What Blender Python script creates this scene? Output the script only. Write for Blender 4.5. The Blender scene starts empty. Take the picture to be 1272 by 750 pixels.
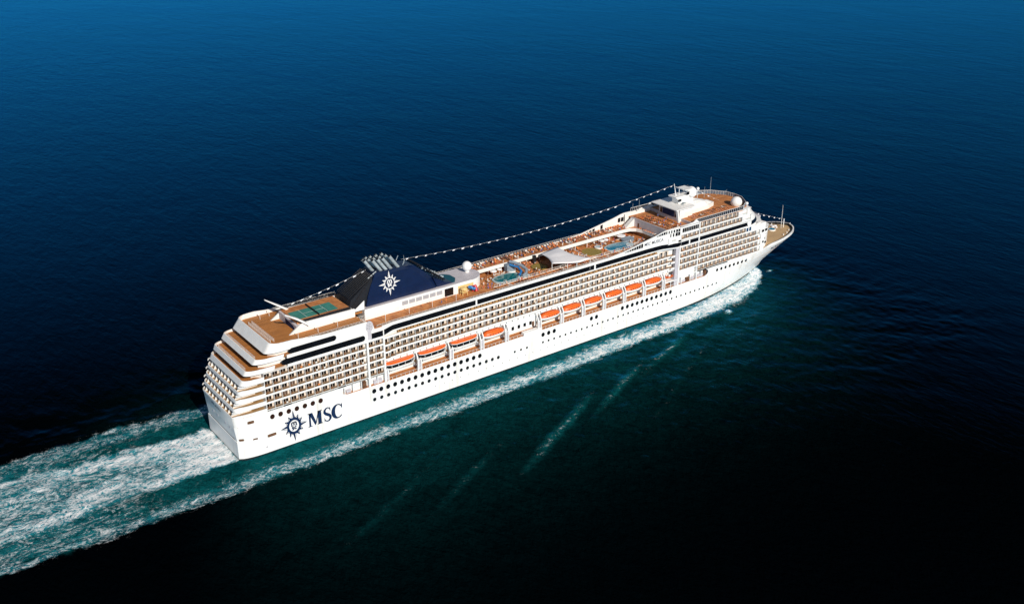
import bpy, bmesh, math, random
import numpy as np
from mathutils import Vector, Matrix
random.seed(7); np.random.seed(7)
sc = bpy.context.scene
COL = sc.collection
# ------------------------------------------------------------------ camera, sky, sun, exposure
CAM = Vector((-110.934, -323.866, 201.091)); YAW = 0.923185; PITCH = -0.415439; FPX = 1275.65
cd = bpy.data.cameras.new("camera"); cam = bpy.data.objects.new("camera", cd); COL.objects.link(cam)
cam.location = CAM
cd.sensor_fit = 'HORIZONTAL'; cd.sensor_width = 36.0; cd.lens = FPX / 1272 * 36.0
cd.clip_start = 1.0; cd.clip_end = 40000.0
fwd = Vector((math.cos(PITCH) * math.cos(YAW), math.cos(PITCH) * math.sin(YAW), math.sin(PITCH)))
cam.rotation_euler = fwd.to_track_quat('-Z', 'Y').to_euler()
sc.camera = cam
SUN_EL = math.radians(31.0)
sv = Vector((-0.13, -0.99, 0)).normalized() * math.cos(SUN_EL) + Vector((0, 0, math.sin(SUN_EL)))
w = bpy.data.worlds.new("World"); sc.world = w; w.use_nodes = True
nt = w.node_tree
sky = nt.nodes.new("ShaderNodeTexSky"); sky.sky_type = 'NISHITA'; sky.sun_disc = False
sky.sun_elevation = SUN_EL; sky.sun_rotation = math.atan2(sv.x, sv.y)
sky.air_density = 1.0; sky.dust_density = 0.3; sky.ozone_density = 2.5
nt.links.new(sky.outputs[0], nt.nodes["Background"].inputs[0])
nt.nodes["Background"].inputs[1].default_value = 0.06
sl = bpy.data.lights.new("sun", 'SUN'); so = bpy.data.objects.new("sun", sl); COL.objects.link(so)
sl.energy = 5.0; sl.angle = math.radians(0.5); sl.color = (1.0, 0.90, 0.77)
so.rotation_euler = (-sv).to_track_quat('-Z', 'Y').to_euler()
sc.view_settings.view_transform = 'Standard'; sc.view_settings.look = 'None'
sc.view_settings.exposure = -0.05; sc.view_settings.gamma = 1.0; sc.view_settings.use_curve_mapping = False
sc.cycles.max_bounces = 6; sc.cycles.transparent_max_bounces = 12

# ------------------------------------------------------------------ materials
def mat(name, col, rough=0.5, metal=0.0, spec=0.5, noise=0.0, nscale=0.5, col2=None, stripes=None, coat=0.0):
    m = bpy.data.materials.new(name); m.use_nodes = True
    t = m.node_tree; b = t.nodes["Principled BSDF"]
    b.inputs["Base Color"].default_value = (*col, 1); b.inputs["Roughness"].default_value = rough
    b.inputs["Metallic"].default_value = metal; b.inputs["Specular IOR Level"].default_value = spec
    b.inputs["Coat Weight"].default_value = coat
    if noise > 0 or col2:
        g = t.nodes.new("ShaderNodeNewGeometry")
        n = t.nodes.new("ShaderNodeTexNoise"); n.inputs["Scale"].default_value = nscale; n.inputs["Detail"].default_value = 6
        vec = g.outputs["Position"]
        if stripes:
            mp = t.nodes.new("ShaderNodeMapping"); mp.inputs["Scale"].default_value = stripes
            t.links.new(vec, mp.inputs[0]); vec = mp.outputs[0]
        t.links.new(vec, n.inputs["Vector"])
        r = t.nodes.new("ShaderNodeValToRGB")
        c2 = col2 if col2 else tuple(c * (1 - noise) for c in col)
        r.color_ramp.elements[0].position = 0.35; r.color_ramp.elements[0].color = (*c2, 1)
        r.color_ramp.elements[1].position = 0.62; r.color_ramp.elements[1].color = (*col, 1)
        t.links.new(n.outputs["Fac"], r.inputs[0]); t.links.new(r.outputs[0], b.inputs["Base Color"])
    return m
def hull_paint():
    m = mat("white_hull_paint", (0.80, 0.80, 0.79), 0.32, spec=0.4)
    t = m.node_tree; b = t.nodes["Principled BSDF"]
    g = t.nodes.new("ShaderNodeNewGeometry")
    mp = t.nodes.new("ShaderNodeMapping"); mp.inputs["Scale"].default_value = (0.55, 0.55, 0.035)
    n = t.nodes.new("ShaderNodeTexNoise"); n.inputs["Scale"].default_value = 1.0; n.inputs["Detail"].default_value = 5
    r = t.nodes.new("ShaderNodeValToRGB")
    r.color_ramp.elements[0].position = 0.28; r.color_ramp.elements[0].color = (0.66, 0.64, 0.60, 1)
    r.color_ramp.elements[1].position = 0.45; r.color_ramp.elements[1].color = (0.80, 0.80, 0.79, 1)
    t.links.new(g.outputs["Position"], mp.inputs[0]); t.links.new(mp.outputs[0], n.inputs["Vector"])
    t.links.new(n.outputs["Fac"], r.inputs[0]); t.links.new(r.outputs[0], b.inputs["Base Color"])
    bp = t.nodes.new("ShaderNodeBump"); bp.inputs["Strength"].default_value = 0.12; bp.inputs["Distance"].default_value = 0.15
    n2 = t.nodes.new("ShaderNodeTexNoise"); n2.inputs["Scale"].default_value = 0.25; n2.inputs["Detail"].default_value = 2
    t.links.new(g.outputs["Position"], n2.inputs["Vector"]); t.links.new(n2.outputs["Fac"], bp.inputs["Height"])
    t.links.new(bp.outputs[0], b.inputs["Normal"])
    return m
def glass_pane():
    m = bpy.data.materials.new("clear_glass"); m.use_nodes = True; t = m.node_tree
    for n in list(t.nodes):
        if n.type != 'OUTPUT_MATERIAL': t.nodes.remove(n)
    tr = t.nodes.new("ShaderNodeBsdfTransparent"); tr.inputs[0].default_value = (0.86, 0.9, 0.9, 1)
    gl = t.nodes.new("ShaderNodeBsdfGlossy"); gl.inputs["Roughness"].default_value = 0.05
    mx = t.nodes.new("ShaderNodeMixShader"); mx.inputs[0].default_value = 0.07
    t.links.new(tr.outputs[0], mx.inputs[1]); t.links.new(gl.outputs[0], mx.inputs[2])
    t.links.new(mx.outputs[0], t.nodes["Material Output"].inputs[0])
    return m
M = dict(
    hull=hull_paint(),
    white=mat("white_paint", (0.80, 0.80, 0.79), 0.4, noise=0.06, nscale=0.4),
    boot=mat("dark_boot_topping", (0.012, 0.016, 0.02), 0.5),
    roof=mat("grey_lavender_roof", (0.52, 0.50, 0.54), 0.6, noise=0.12, nscale=0.6),
    teak=mat("teak_deck", (0.45, 0.18, 0.043), 0.7, noise=0.3, nscale=0.45, stripes=(0.25, 2.2, 1)),
    teak2=mat("worn_teak_deck", (0.52, 0.215, 0.068), 0.75, col2=(0.35, 0.125, 0.04), nscale=0.5),
    balfloor=mat("balcony_teak", (0.34, 0.19, 0.09), 0.7, noise=0.25, nscale=0.6),
    sand=mat("sandy_foredeck", (0.50, 0.34, 0.18), 0.8, noise=0.12, nscale=0.3),
    dark=mat("dark_window_glass", (0.006, 0.007, 0.010), 0.12, spec=0.5, noise=0.4, nscale=0.35),
    door=mat("balcony_door_glass", (0.009, 0.007, 0.007), 0.12, spec=0.5),
    curtain=mat("curtained_door_glass", (0.10, 0.065, 0.05), 0.2, spec=0.5),
    glass=glass_pane(),
    cream=mat("cream_cabin_wall", (0.70, 0.60, 0.51), 0.6, noise=0.12, nscale=0.8), rail=mat("varnished_handrail", (0.38, 0.2, 0.10), 0.5),
    navy=mat("navy_funnel_paint", (0.003, 0.011, 0.048), 0.35, noise=0.2, nscale=0.3),
    navy2=mat("navy_lettering", (0.004, 0.016, 0.062), 0.4),
    black=mat("black_steel", (0.006, 0.007, 0.012), 0.6, noise=0.4, nscale=1.5),
    steel=mat("grey_exhaust_steel", (0.40, 0.46, 0.49), 0.4, metal=0.1, noise=0.35, nscale=0.8),
    orange=mat("orange_lifeboat_shell", (0.72, 0.125, 0.012), 0.38, noise=0.16, nscale=0.9, coat=0.2),
    court=mat("green_court", (0.045, 0.23, 0.19), 0.7, noise=0.25, nscale=0.5),
    courtpale=mat("pale_green_court", (0.05, 0.20, 0.15), 0.7, noise=0.25, nscale=0.5),
    pool=mat("pool_water_blue", (0.01, 0.22, 0.36), 0.1, noise=0.4, nscale=1.2),
    poolt=mat("pool_water_teal", (0.004, 0.17, 0.19), 0.1, noise=0.4, nscale=1.2),
    tile=mat("pale_blue_tiles", (0.42, 0.56, 0.62), 0.5, noise=0.25, nscale=2.0),
    olive=mat("olive_stage_floor", (0.27, 0.20, 0.045), 0.7, noise=0.25, nscale=0.8),
    dome=mat("white_radome", (0.82, 0.82, 0.82), 0.35),
    tent=mat("white_canvas", (0.82, 0.82, 0.85), 0.8, noise=0.06, nscale=0.4),
    screen=mat("blue_screen", (0.006, 0.018, 0.075), 0.7, spec=.2), louvre=mat("grey_louvre", (0.34, 0.34, 0.36), .7),
    blue=mat("blue_slide", (0.02, 0.16, 0.42), 0.4), red=mat("red_slide", (0.5, 0.02, 0.03), 0.4),
    yellow=mat("yellow_play_panel", (0.70, 0.50, 0.20), 0.5),
    slate=mat("slate_blue_slide", (0.24, 0.30, 0.37), 0.5, noise=0.3, nscale=1.0),
    brown=mat("brown_cushion", (0.30, 0.115, 0.04), 0.8), tan=mat("tan_cushion", (0.50, 0.21, 0.08), 0.8),
    pinkc=mat("salmon_cushion", (0.58, 0.24, 0.14), 0.8),
    skin=mat("skin", (0.50, 0.24, 0.15), 0.6),
    rust=mat("rusty_opening", (0.16, 0.07, 0.03), 0.8, noise=0.5, nscale=1.5),
    gold=mat("ochre_gallery_wall", (0.44, 0.27, 0.12), 0.6, noise=0.25, nscale=0.7),
)

# ------------------------------------------------------------------ mesh helpers
class MB:
    def __init__(s): s.v = []; s.f = []; s.m = []
    def add(s, vs, fs, mi=0):
        o = len(s.v); s.v += [tuple(map(float, p)) for p in vs]
        for f in fs: s.f.append(tuple(i + o for i in f)); s.m.append(mi)
    def box(s, x0, x1, y0, y1, z0, z1, mi=0):
        vs = [(x0, y0, z0), (x1, y0, z0), (x1, y1, z0), (x0, y1, z0), (x0, y0, z1), (x1, y0, z1), (x1, y1, z1), (x0, y1, z1)]
        s.add(vs, [(0, 3, 2, 1), (4, 5, 6, 7), (0, 1, 5, 4), (1, 2, 6, 5), (2, 3, 7, 6), (3, 0, 4, 7)], mi)
    def quad(s, a, b, c, d, mi=0): s.add([a, b, c, d], [(0, 1, 2, 3)], mi)
    def prism(s, poly, z0, z1, mi=0, top=None, cap=True):
        n = len(poly); vs = [(x, y, z0) for x, y in poly] + [(x, y, z1) for x, y in poly]
        a = sum(poly[i][0] * poly[(i + 1) % n][1] - poly[(i + 1) % n][0] * poly[i][1] for i in range(n))
        fs = [(i, (i + 1) % n, n + (i + 1) % n, n + i) if a > 0 else (n + i, n + (i + 1) % n, (i + 1) % n, i) for i in range(n)]
        s.add(vs, fs, mi)
        if cap:
            u = list(range(n)) if a > 0 else list(range(n))[::-1]
            s.add([(x, y, z1) for x, y in poly], [tuple(u)], mi if top is None else top)
            s.add([(x, y, z0) for x, y in poly], [tuple(u[::-1])], mi)
    def extr(s, poly, axis, a, b, mi=0):
        # poly in the two other axes (order kept), extruded along axis from a to b
        def P(p, t):
            return {'x': (t, p[0], p[1]), 'y': (p[0], t, p[1]), 'z': (p[0], p[1], t)}[axis]
        n = len(poly); vs = [P(p, a) for p in poly] + [P(p, b) for p in poly]
        fs = [(i, (i + 1) % n, n + (i + 1) % n, n + i) for i in range(n)] + [tuple(range(n))[::-1], tuple(range(n, 2 * n))]
        s.add(vs, fs, mi)
    def loft(s, rings, mi=0, closed=True, caps=True):
        n = len(rings[0]); o = []
        for r in rings: o += list(r)
        fs = []
        for k in range(len(rings) - 1):
            for i in range(n if closed else n - 1):
                j = (i + 1) % n
                fs.append((k * n + i, k * n + j, (k + 1) * n + j, (k + 1) * n + i))
        if caps and closed: fs += [tuple(range(n))[::-1], tuple(range((len(rings) - 1) * n, len(rings) * n))]
        s.add(o, fs, mi)
    def tube(s, pts, r, n=6, mi=0, caps=True):
        pts = [Vector(p) for p in pts]; rings = []
        for i, p in enumerate(pts):
            d = (pts[min(i + 1, len(pts) - 1)] - pts[max(i - 1, 0)]).normalized()
            u = d.orthogonal().normalized(); v = d.cross(u)
            rr = r[i] if isinstance(r, (list, tuple)) else r
            rings.append([tuple(p + (u * math.cos(2 * math.pi * k / n) + v * math.sin(2 * math.pi * k / n)) * rr) for k in range(n)])
        # avoid twist
        for i in range(1, len(rings)):
            a = Vector(rings[i - 1][0]) - pts[i - 1]
            best = max(range(n), key=lambda k: (Vector(rings[i][k]) - pts[i]).dot(a))
            rings[i] = rings[i][best:] + rings[i][:best]
        s.loft(rings, mi, True, caps)
    def ball(s, c, r, mi=0, nu=20, nv=12, sz=1.0, v0=-90):
        rings = []
        for j in range(nv + 1):
            t = math.radians(v0 + (90 - v0) * j / nv)
            rr = max(1e-3, r * math.cos(t))
            rings.append([(c[0] + rr * math.cos(2 * math.pi * i / nu), c[1] + rr * math.sin(2 * math.pi * i / nu), c[2] + sz * r * math.sin(t)) for i in range(nu)])
        s.loft(rings, mi)
    def disc(s, c, rx, rz, axis='y', n=20, mi=0, th=0.06):
        poly = [(c[0] + rx * math.cos(2 * math.pi * i / n), c[2] + rz * math.sin(2 * math.pi * i / n)) for i in range(n)]
        s.extr(poly, 'y', c[1] + th, c[1], mi)
    def mesh(s, name, mats, smooth=False):
        me = bpy.data.meshes.new(name); me.from_pydata(s.v, [], s.f)
        for m in mats: me.materials.append(M[m] if isinstance(m, str) else m)
        me.polygons.foreach_set("material_index", s.m)
        if smooth: me.polygons.foreach_set("use_smooth", [True] * len(s.f))
        me.update(); return me
    def build(s, name, mats, parent=None, smooth=False, fix=False, **tags):
        if not isinstance(mats, (list, tuple)): mats = [mats]
        me = s.mesh(name, mats, smooth)
        if fix:
            b = bmesh.new(); b.from_mesh(me); bmesh.ops.remove_doubles(b, verts=b.verts, dist=1e-4)
            bmesh.ops.recalc_face_normals(b, faces=b.faces); b.to_mesh(me); b.free()
        return link(name, me, parent, **tags)
def link(name, me, parent=None, **tags):
    o = bpy.data.objects.new(name, me); COL.objects.link(o)
    if parent is not None: o.parent = parent
    for k, v in tags.items(): o[k] = v
    return o
def smooth_angle(o, deg=35):
    for p in o.data.polygons: p.use_smooth = True
    o.data.set_sharp_from_angle(angle=math.radians(deg))
def empty(name, loc=(0, 0, 0), rz=0, **tags):
    o = bpy.data.objects.new(name, None); COL.objects.link(o); o.location = loc; o.rotation_euler = (0, 0, rz)
    for k, v in tags.items(): o[k] = v
    return o
def copy_tree(o, parent=None):
    c = o.copy(); COL.objects.link(c)
    if parent is not None: c.parent = parent
    for ch in list(o.children): copy_tree(ch, c)
    return c

# ------------------------------------------------------------------ ship outline functions (x forward, y to port, z up, sea at 0)
HB = 15.6
def lerp(a, b, t): return a + (b - a) * t
def bow_end(z): return lerp(297.0, 320.5, min(1, max(0, z / 18.3)) ** 1.1)
def hb(x, z):
    s = min(1, max(0, z / 18.3)) ** 1.15
    x0 = lerp(212, 258, s); xe = bow_end(z); p = lerp(2.1, 3.4, s); q = lerp(1.0, 0.5, s)
    t = min(1, max(0, (x - x0) / (xe - x0)))
    y = HB * max(0.0, 1 - t ** p) ** q
    if x < 12:
        u = min(1, max(0, (12 - x) / (11.2 if z < 7.1 else lerp(10.9, 11.9, min(1, (z - 7.1) / 10.3))))); e = 13.2 if z < 7.1 else 12.75
        y = min(y, e + (HB - e) * max(0, 1 - u ** 2.1) ** 0.55)
    return y
def xs_hull(z): return 0.9 if z <= 7.05 else lerp(1.15, 0.1, (z - 7.1) / 10.3)

ship = empty("cruise_ship", (0, 0, 0), label="long white cruise ship with navy funnel steaming across the dark blue sea", category="cruise ship")

def grid_surface(mb, zs, us, xa, xb, mi_of=lambda z: 0):
    """both sides of the hull between stations xa(z) and xb(z)"""
    for sgn in (-1, 1):
        P = []
        for z in zs:
            row = []
            for u in us:
                x = lerp(xa(z), xb(z), u); row.append((x, sgn * hb(x, z), z))
            P.append(row)
        for i in range(len(zs) - 1):
            for j in range(len(us) - 1):
                a, b, c, d = P[i][j], P[i][j + 1], P[i + 1][j + 1], P[i + 1][j]
                mb.quad(*((a, b, c, d) if sgn < 0 else (d, c, b, a)), mi_of(0.5 * (zs[i] + zs[i + 1])))
def nonuni(n0, n1, n2): 
    return [i / n0 * 0.05 for i in range(n0)] + [0.05 + 0.6 * i / n1 for i in range(n1)] + [0.65 + 0.35 * (1 - (1 - i / n2) ** 1.7) for i in range(n2 + 1)]
US = nonuni(10, 14, 34)
hull = MB()
zs = [-2.0, 0.45, 1.5, 3, 5, 7.0, 7.2, 8.4, 8.6, 10, 11.7, 13.3]
grid_surface(hull, zs, US, xs_hull, bow_end, lambda z: 1 if z < 0.45 else 0)
for i in range(len(zs) - 1):   # transom
    a, b = zs[i], zs[i + 1]; xa, xb = xs_hull(a), xs_hull(b)
    hull.quad((xa, hb(xa, a), a), (xa, -hb(xa, a), a), (xb, -hb(xb, b), b), (xb, hb(xb, b), b), 1 if b < 0.5 else 0)
# upper strakes: stern quarter, above the mooring openings, bow
grid_surface(hull, [13.3, 15, 16.8], [(i / 30) ** 1.6 for i in range(31)], xs_hull, lambda z: 42.0)
grid_surface(hull, [16.8, 17.36], [(i / 30) ** 1.6 for i in range(31)], xs_hull, lambda z: 61.8)
for a_, b_ in ((13.3, 15), (15, 16.8), (16.8, 17.36)):
    hull.quad((xs_hull(a_), hb(xs_hull(a_), a_), a_), (xs_hull(a_), -hb(xs_hull(a_), a_), a_), (xs_hull(b_), -hb(xs_hull(b_), b_), b_), (xs_hull(b_), hb(xs_hull(b_), b_), b_))
UB = [i / 12 * 0.5 for i in range(12)] + [0.5 + 0.5 * (1 - (1 - i / 26) ** 1.7) for i in range(27)]
grid_surface(hull, [13.3, 15, 16.8, 17.36], UB, lambda z: 241.0, bow_end)
grid_surface(hull, [16.8, 17.36], [0, 1], lambda z: 220.4, lambda z: 241.0)
# bulwark round the foredeck
def bulwark(mb):
    for sgn in (-1, 1):
        pr = None
        for i in range(31):
            u = 1 - (1 - i / 30) ** 1.7; x = lerp(281.0, 320.4, u); zt = 17.36 + 1.15 * min(1, (x - 281) / 6)
            yo = hb(x, 17.36); xi = min(x, 319.6); yi = max(0, hb(xi + 0.4, 17.36) - 0.45)
            if i == 30: yo = yi = 0
            cur = ((x, sgn * yo, 17.36), (x, sgn * yo, zt), (xi, sgn * yi, zt), (xi, sgn * yi, 17.2))
            if pr:
                for k in range(3):
                    q = (pr[k], cur[k], cur[k + 1], pr[k + 1]); mb.quad(*(q if sgn < 0 else q[::-1]), 0 if k < 2 else 1)
            pr = cur
bulwark(hull)
ho = hull.build("hull", ["hull", "boot"], ship, fix=True); smooth_angle(ho, 30)
# deck lids
def outline(z, x0, x1, inset=0.0, n=40):
    xs = [x0 + (x1 - x0) * (1 - (1 - i / n) ** 1.6) for i in range(n + 1)]
    a = [(x, -max(0.0, hb(x, z) - inset)) for x in xs]; b = [(x, max(0.0, hb(x, z) - inset)) for x in xs]
    return a + b[::-1][(1 if hb(x1, z) - inset <= 0.02 else 0):]
d = MB(); d.prism(outline(13.3, 1.6, 300, 0.05), 13.1, 13.28); d.build("boat_deck", "teak2", ship)
d = MB(); d.prism(outline(17.36, 276, 319.9, 0.3), 17.0, 17.22); d.build("foredeck", "sand", ship)

# ------------------------------------------------------------------ inner superstructure body
FL = [17.36 + 3.05 * k for k in range(5)]          # stern and forward cabin decks
FM = [22.45, 25.45, 28.4, 31.4]                     # amidships decks
YM = 14.4
body = MB()
def front_outline(x0, xf, hw=HB - 0.02, a=15, n=16):
    r = [(x0, -hw), (xf - a, -hw)]
    r += [(xf - a + a * math.sin(t), -hw * math.cos(t)) for t in [math.pi / 2 * i / n for i in range(1, n)]]
    m = [(x, -y) for x, y in r[::-1]]
    return r + [(xf, 0)] + m
BW = HB - 1.5
def xs_stern(z): return 0.1 + max(0, z - 17.6) * 0.36
# aft body behind the balconies
body.prism([(16, -BW), (61.6, -BW), (61.6, BW), (16, BW)], 13.2, 32.2)
body.prism([(9.5, -11.2), (16, -11.2), (16, 11.2), (9.5, 11.2)], 13.2, 32.2)
# midships: boat-deck house, cabins
body.prism([(61.6, -11.2), (220.5, -11.2), (220.5, 11.2), (61.6, 11.2)], 13.2, 21.0)
body.prism([(61.6, -YM + 1.5), (220.5, -YM + 1.5), (220.5, YM - 1.5), (61.6, YM - 1.5)], 21.0, 33.2)
# forward
body.prism([(220.5, -BW), (276, -BW), (276, BW), (220.5, BW)], 13.2, 32.2)
body.prism(front_outline(276, 287.0, 14.9, 9), 17.1, 26.4)
body.prism(front_outline(274, 284.5, 15.1, 10), 26.4, 32.2)
body.build("superstructure", "white", ship)

# pillars dividing the cabin blocks
for x, a, b, z0, z1, y in ((54.0, 54.8, 0, 13.3, 35.2, HB), (61.1, 61.8, 0, 13.3, 32.6, HB), (219.6, 220.4, 0, 13.3, 33.0, HB),
                     (232.1, 232.7, 0, 13.3, 42.2, HB)):
    for s in (-1, 1):
        pl = MB(); pl.box(x, a, *(sorted((s * (y + 0.06), s * (y - 1.45)))), z0, z1); pl.build("pillar", "white", ship)
for s in (-1, 1):
    pl = MB(); pl.box(217.6, 219.6, *sorted((s * (HB - .25), s * (BW - .2))), 13.3, 32.4); pl.build("pillar", "roof", ship)

# ------------------------------------------------------------------ flush walls and window bands
def band_shape(x0, x1, z0, z1, ra=None, rb=None, n=8):
    h = (z1 - z0) / 2; zc = (z0 + z1) / 2; p = []
    if ra: p += [(x0 + ra - ra * math.sin(math.pi * i / n), zc + h * math.cos(math.pi * i / n)) for i in range(n + 1)]
    else: p += [(x0, z1), (x0, z0)]
    if rb: p += [(x1 - rb + rb * math.sin(math.pi * i / n), zc - h * math.cos(math.pi * i / n)) for i in range(n + 1)]
    else: p += [(x1, z0), (x1, z1)]
    return p
# stern block upper wall (two public decks) both sides
for s in (-1, 1):
    y0, y1 = sorted((s * HB, s * (HB - 0.5))); aft = MB()
    aft.box(22.0, 61.7, y0, y1, 32.0, 36.6)
    aft.extr([(24, 36.6), (57.8, 36.6), (57.2, 38.5), (54.6, 40.4), (24, 40.4)], 'y', y0, y1)
    aft.build("upper_side_wall", "white", ship)
wn = MB()
def band(poly, y=-HB, th=0.05):
    wn_ = MB(); wn_.extr(poly, 'y', y - 0.012, y + th); wn_.build("window_band", "dark", ship)
band(band_shape(19.8, 53.6, 33.05, 35.35, 1.2, 1.1)); band(band_shape(23.0, 41.8, 36.75, 38.95, 1.2, 1.2))
band(band_shape(55.6, 61.0, 32.9, 35.2, 0.3, None))
# midships window band with kinks at both ends: plan path
def plan_y(x):
    if x < 61: return HB
    if x < 66.5: return lerp(HB, 14.9, 0.5 - 0.5 * math.cos(math.pi * (x - 61) / 5.5))
    if x > 218.5: return HB
    if x > 208: return lerp(14.9, HB, 0.5 - 0.5 * math.cos(math.pi * (x - 208) / 10.5))
    return 14.9
XP = [61, 62, 63, 64, 65, 66, 66.5, 75, 85, 95, 104.6, 105.2, 120, 135, 150, 167.7, 168.4, 180, 190, 200, 208, 210, 212, 214, 216, 218, 218.5, 220.4]
def strip(mb, xs, z0f, z1f, th=0.4, off=0.0, mi=0, sides=(-1, 1)):
    for s in sides:
        rings = []
        for x in xs:
            y = s * (plan_y(x) + off); yi = s * (plan_y(x) + off - th)
            rings.append([(x, y, z0f(x)), (x, y, z1f(x)), (x, yi, z1f(x)), (x, yi, z0f(x))])
        mb.loft(rings if s > 0 else [r[::-1] for r in rings], mi)
def zlow(x): return lerp(32.6, 33.15, min(1, max(0, (x - 61) / 5))) if x < 100 else lerp(33.15, 32.2, min(1, max(0, (x - 206) / 12)))
def bz0(x): return lerp(32.9, 33.75, min(1, max(0, (x - 61) / 5))) if x < 100 else lerp(33.75, 32.75, min(1, max(0, (x - 206) / 12)))
def bz1(x): return lerp(35.2, 35.85, min(1, max(0, (x - 61) / 5))) if x < 100 else lerp(35.85, 34.75, min(1, max(0, (x - 206) / 12)))
def wing(x):
    pts = [(61, 37.0), (176, 37.05), (185.5, 37.8), (197, 39.7), (205, 41.0), (211, 42.3), (216.5, 42.0), (220.4, 41.9)]
    for (a, za), (b, zb) in zip(pts, pts[1:]):
        if x <= b: return lerp(za, zb, max(0, (x - a) / (b - a)))
    return pts[-1][1]
ms = MB(); strip(ms, sorted(set(XP + [176, 181, 185.5, 191, 197, 201, 205])), zlow, wing, 0.45)
ms.build("side_screen_wall", "white", ship, fix=True)
for xs in ([61, 62, 63, 64, 65, 66, 66.5, 75, 85, 95, 104.5], [105.3, 120, 135, 150, 167.6], [168.5, 180, 190, 200, 208, 210, 212, 214, 216, 218, 218.5, 220.4]):
    b = MB(); strip(b, xs, bz0, bz1, 0.08, 0.014, 0, (-1,)); b.build("window_band", "dark", ship)
    b = MB(); strip(b, xs, bz0, bz1, 0.08, 0.014, 0, (1,)); b.build("window_band", "dark", ship)
# forward upper walls
for s in (-1, 1):
    y0, y1 = sorted((s * HB, s * (HB - 0.4))); fw = MB()
    fw.box(220.4, 269, y0, y1, 31.9, 35.2)
    fw.box(220.4, 231.9, y0, y1, 38.0, 42.0)
    fw.extr([(220.4, 42.0), (232, 42.0), (229.6, 43.9), (228.2, 42.9)], 'y', y0, y1)
    fw.build("upper_side_wall", "white", ship)
def side_and_front(mb, x0, xf, z0, z1, rake=0.0, a=15, hw=HB - 0.02, mi=0, th=None):
    o0 = front_outline(x0, xf, hw, a); o1 = front_outline(x0 , xf - rake, hw, a)
    mb.loft([[(x, y, z0) for x, y in o0], [(x, y, z1) for x, y in o1]], mi)
fd = MB()
side_and_front(fd, 266, 284.0, 31.9, 35.3, 2.4, 17); side_and_front(fd, 262, 280.9, 35.3, 38.3, 2.6, 16); side_and_front(fd, 259, 277.6, 38.3, 41.3, 2.6, 15)
fd.build("forward_house", "white", ship, fix=True)
fb = MB()
o0 = front_outline(266, 284.05 - 0.5, HB + 0.01, 17); o1 = front_outline(266, 284.05 - 1.9, HB + 0.01, 17)
fb.loft([[(x, y, 32.65) for x, y in o0], [(x, y, 34.55) for x, y in o1]], 0, caps=False); fb.build("bridge_window_band", "dark", ship)
for a, b in ((220.5, 225.6), (226.4, 232.0), (232.8, 266.0)):
    band([(a, 32.7), (b, 32.7), (b, 34.6), (a, 34.6)])
# public-room windows cut high in the forward side
for a, b, z0, z1, n in ((213.2, 219.4, 38.4, 40.1, 4), (220.7, 231.6, 39.2, 41.2, 9)):
    for i in range(n):
        wq = (b - a) / n; x = a + i * wq
        q = MB(); yy = -plan_y(x) - 0.07
        q.extr([(x + 0.08, z0), (x + wq - 0.12, z0), (x + wq - 0.12, z1), (x + 0.08, z1)], 'y', yy, yy + 0.06); q.build("window", "dark", ship)
for i in range(9):                                   # windows that grow along the rising wing wall
    x = 184.0 + i * 1.42; zt = wing(x) - 0.45; zt2 = wing(x + 1.15) - 0.45; z0 = 37.15
    if zt - z0 > 0.1:
        yy = -plan_y(x) - 0.07; q = MB(); q.extr([(x, z0), (x + 1.15, z0), (x + 1.15, zt2), (x, zt)], 'y', yy, yy + 0.06); q.build("window", "dark", ship)
for i in range(10):
    x = 204.8 + i * 1.47; zt = min(wing(x) - 0.35, 41.7); zt2 = min(wing(x + 1.2) - 0.35, 41.7); z0 = 40.35
    if zt2 - z0 > 0.1:
        yy = -plan_y(x) - 0.07; q = MB(); q.extr([(x, z0), (x + 1.2, z0), (x + 1.2, zt2), (x, max(z0 + 0.02, zt))], 'y', yy, yy + 0.06); q.build("window", "dark", ship)
for i in range(5):                                   # the same on the inner face of the port wing
    x = 186 + i * 2.0 + (3.0 if i > 3 else 0); q = MB(); q.extr([(x, 37.4), (x + 1.5, 37.4), (x + 1.5, wing(x + 1.5) - .5), (x, wing(x) - .5)], 'y', 14.40, 14.46); q.build("window", "dark", ship)
for i in range(5):
    x = 208 + i * 2.1; q = MB(); q.extr([(x, 38.4), (x + 1.6, 38.4), (x + 1.6, 40.6), (x, 40.4)], 'y', plan_y(x) - 0.52, plan_y(x) - 0.44); q.build("window", "dark", ship)

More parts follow.
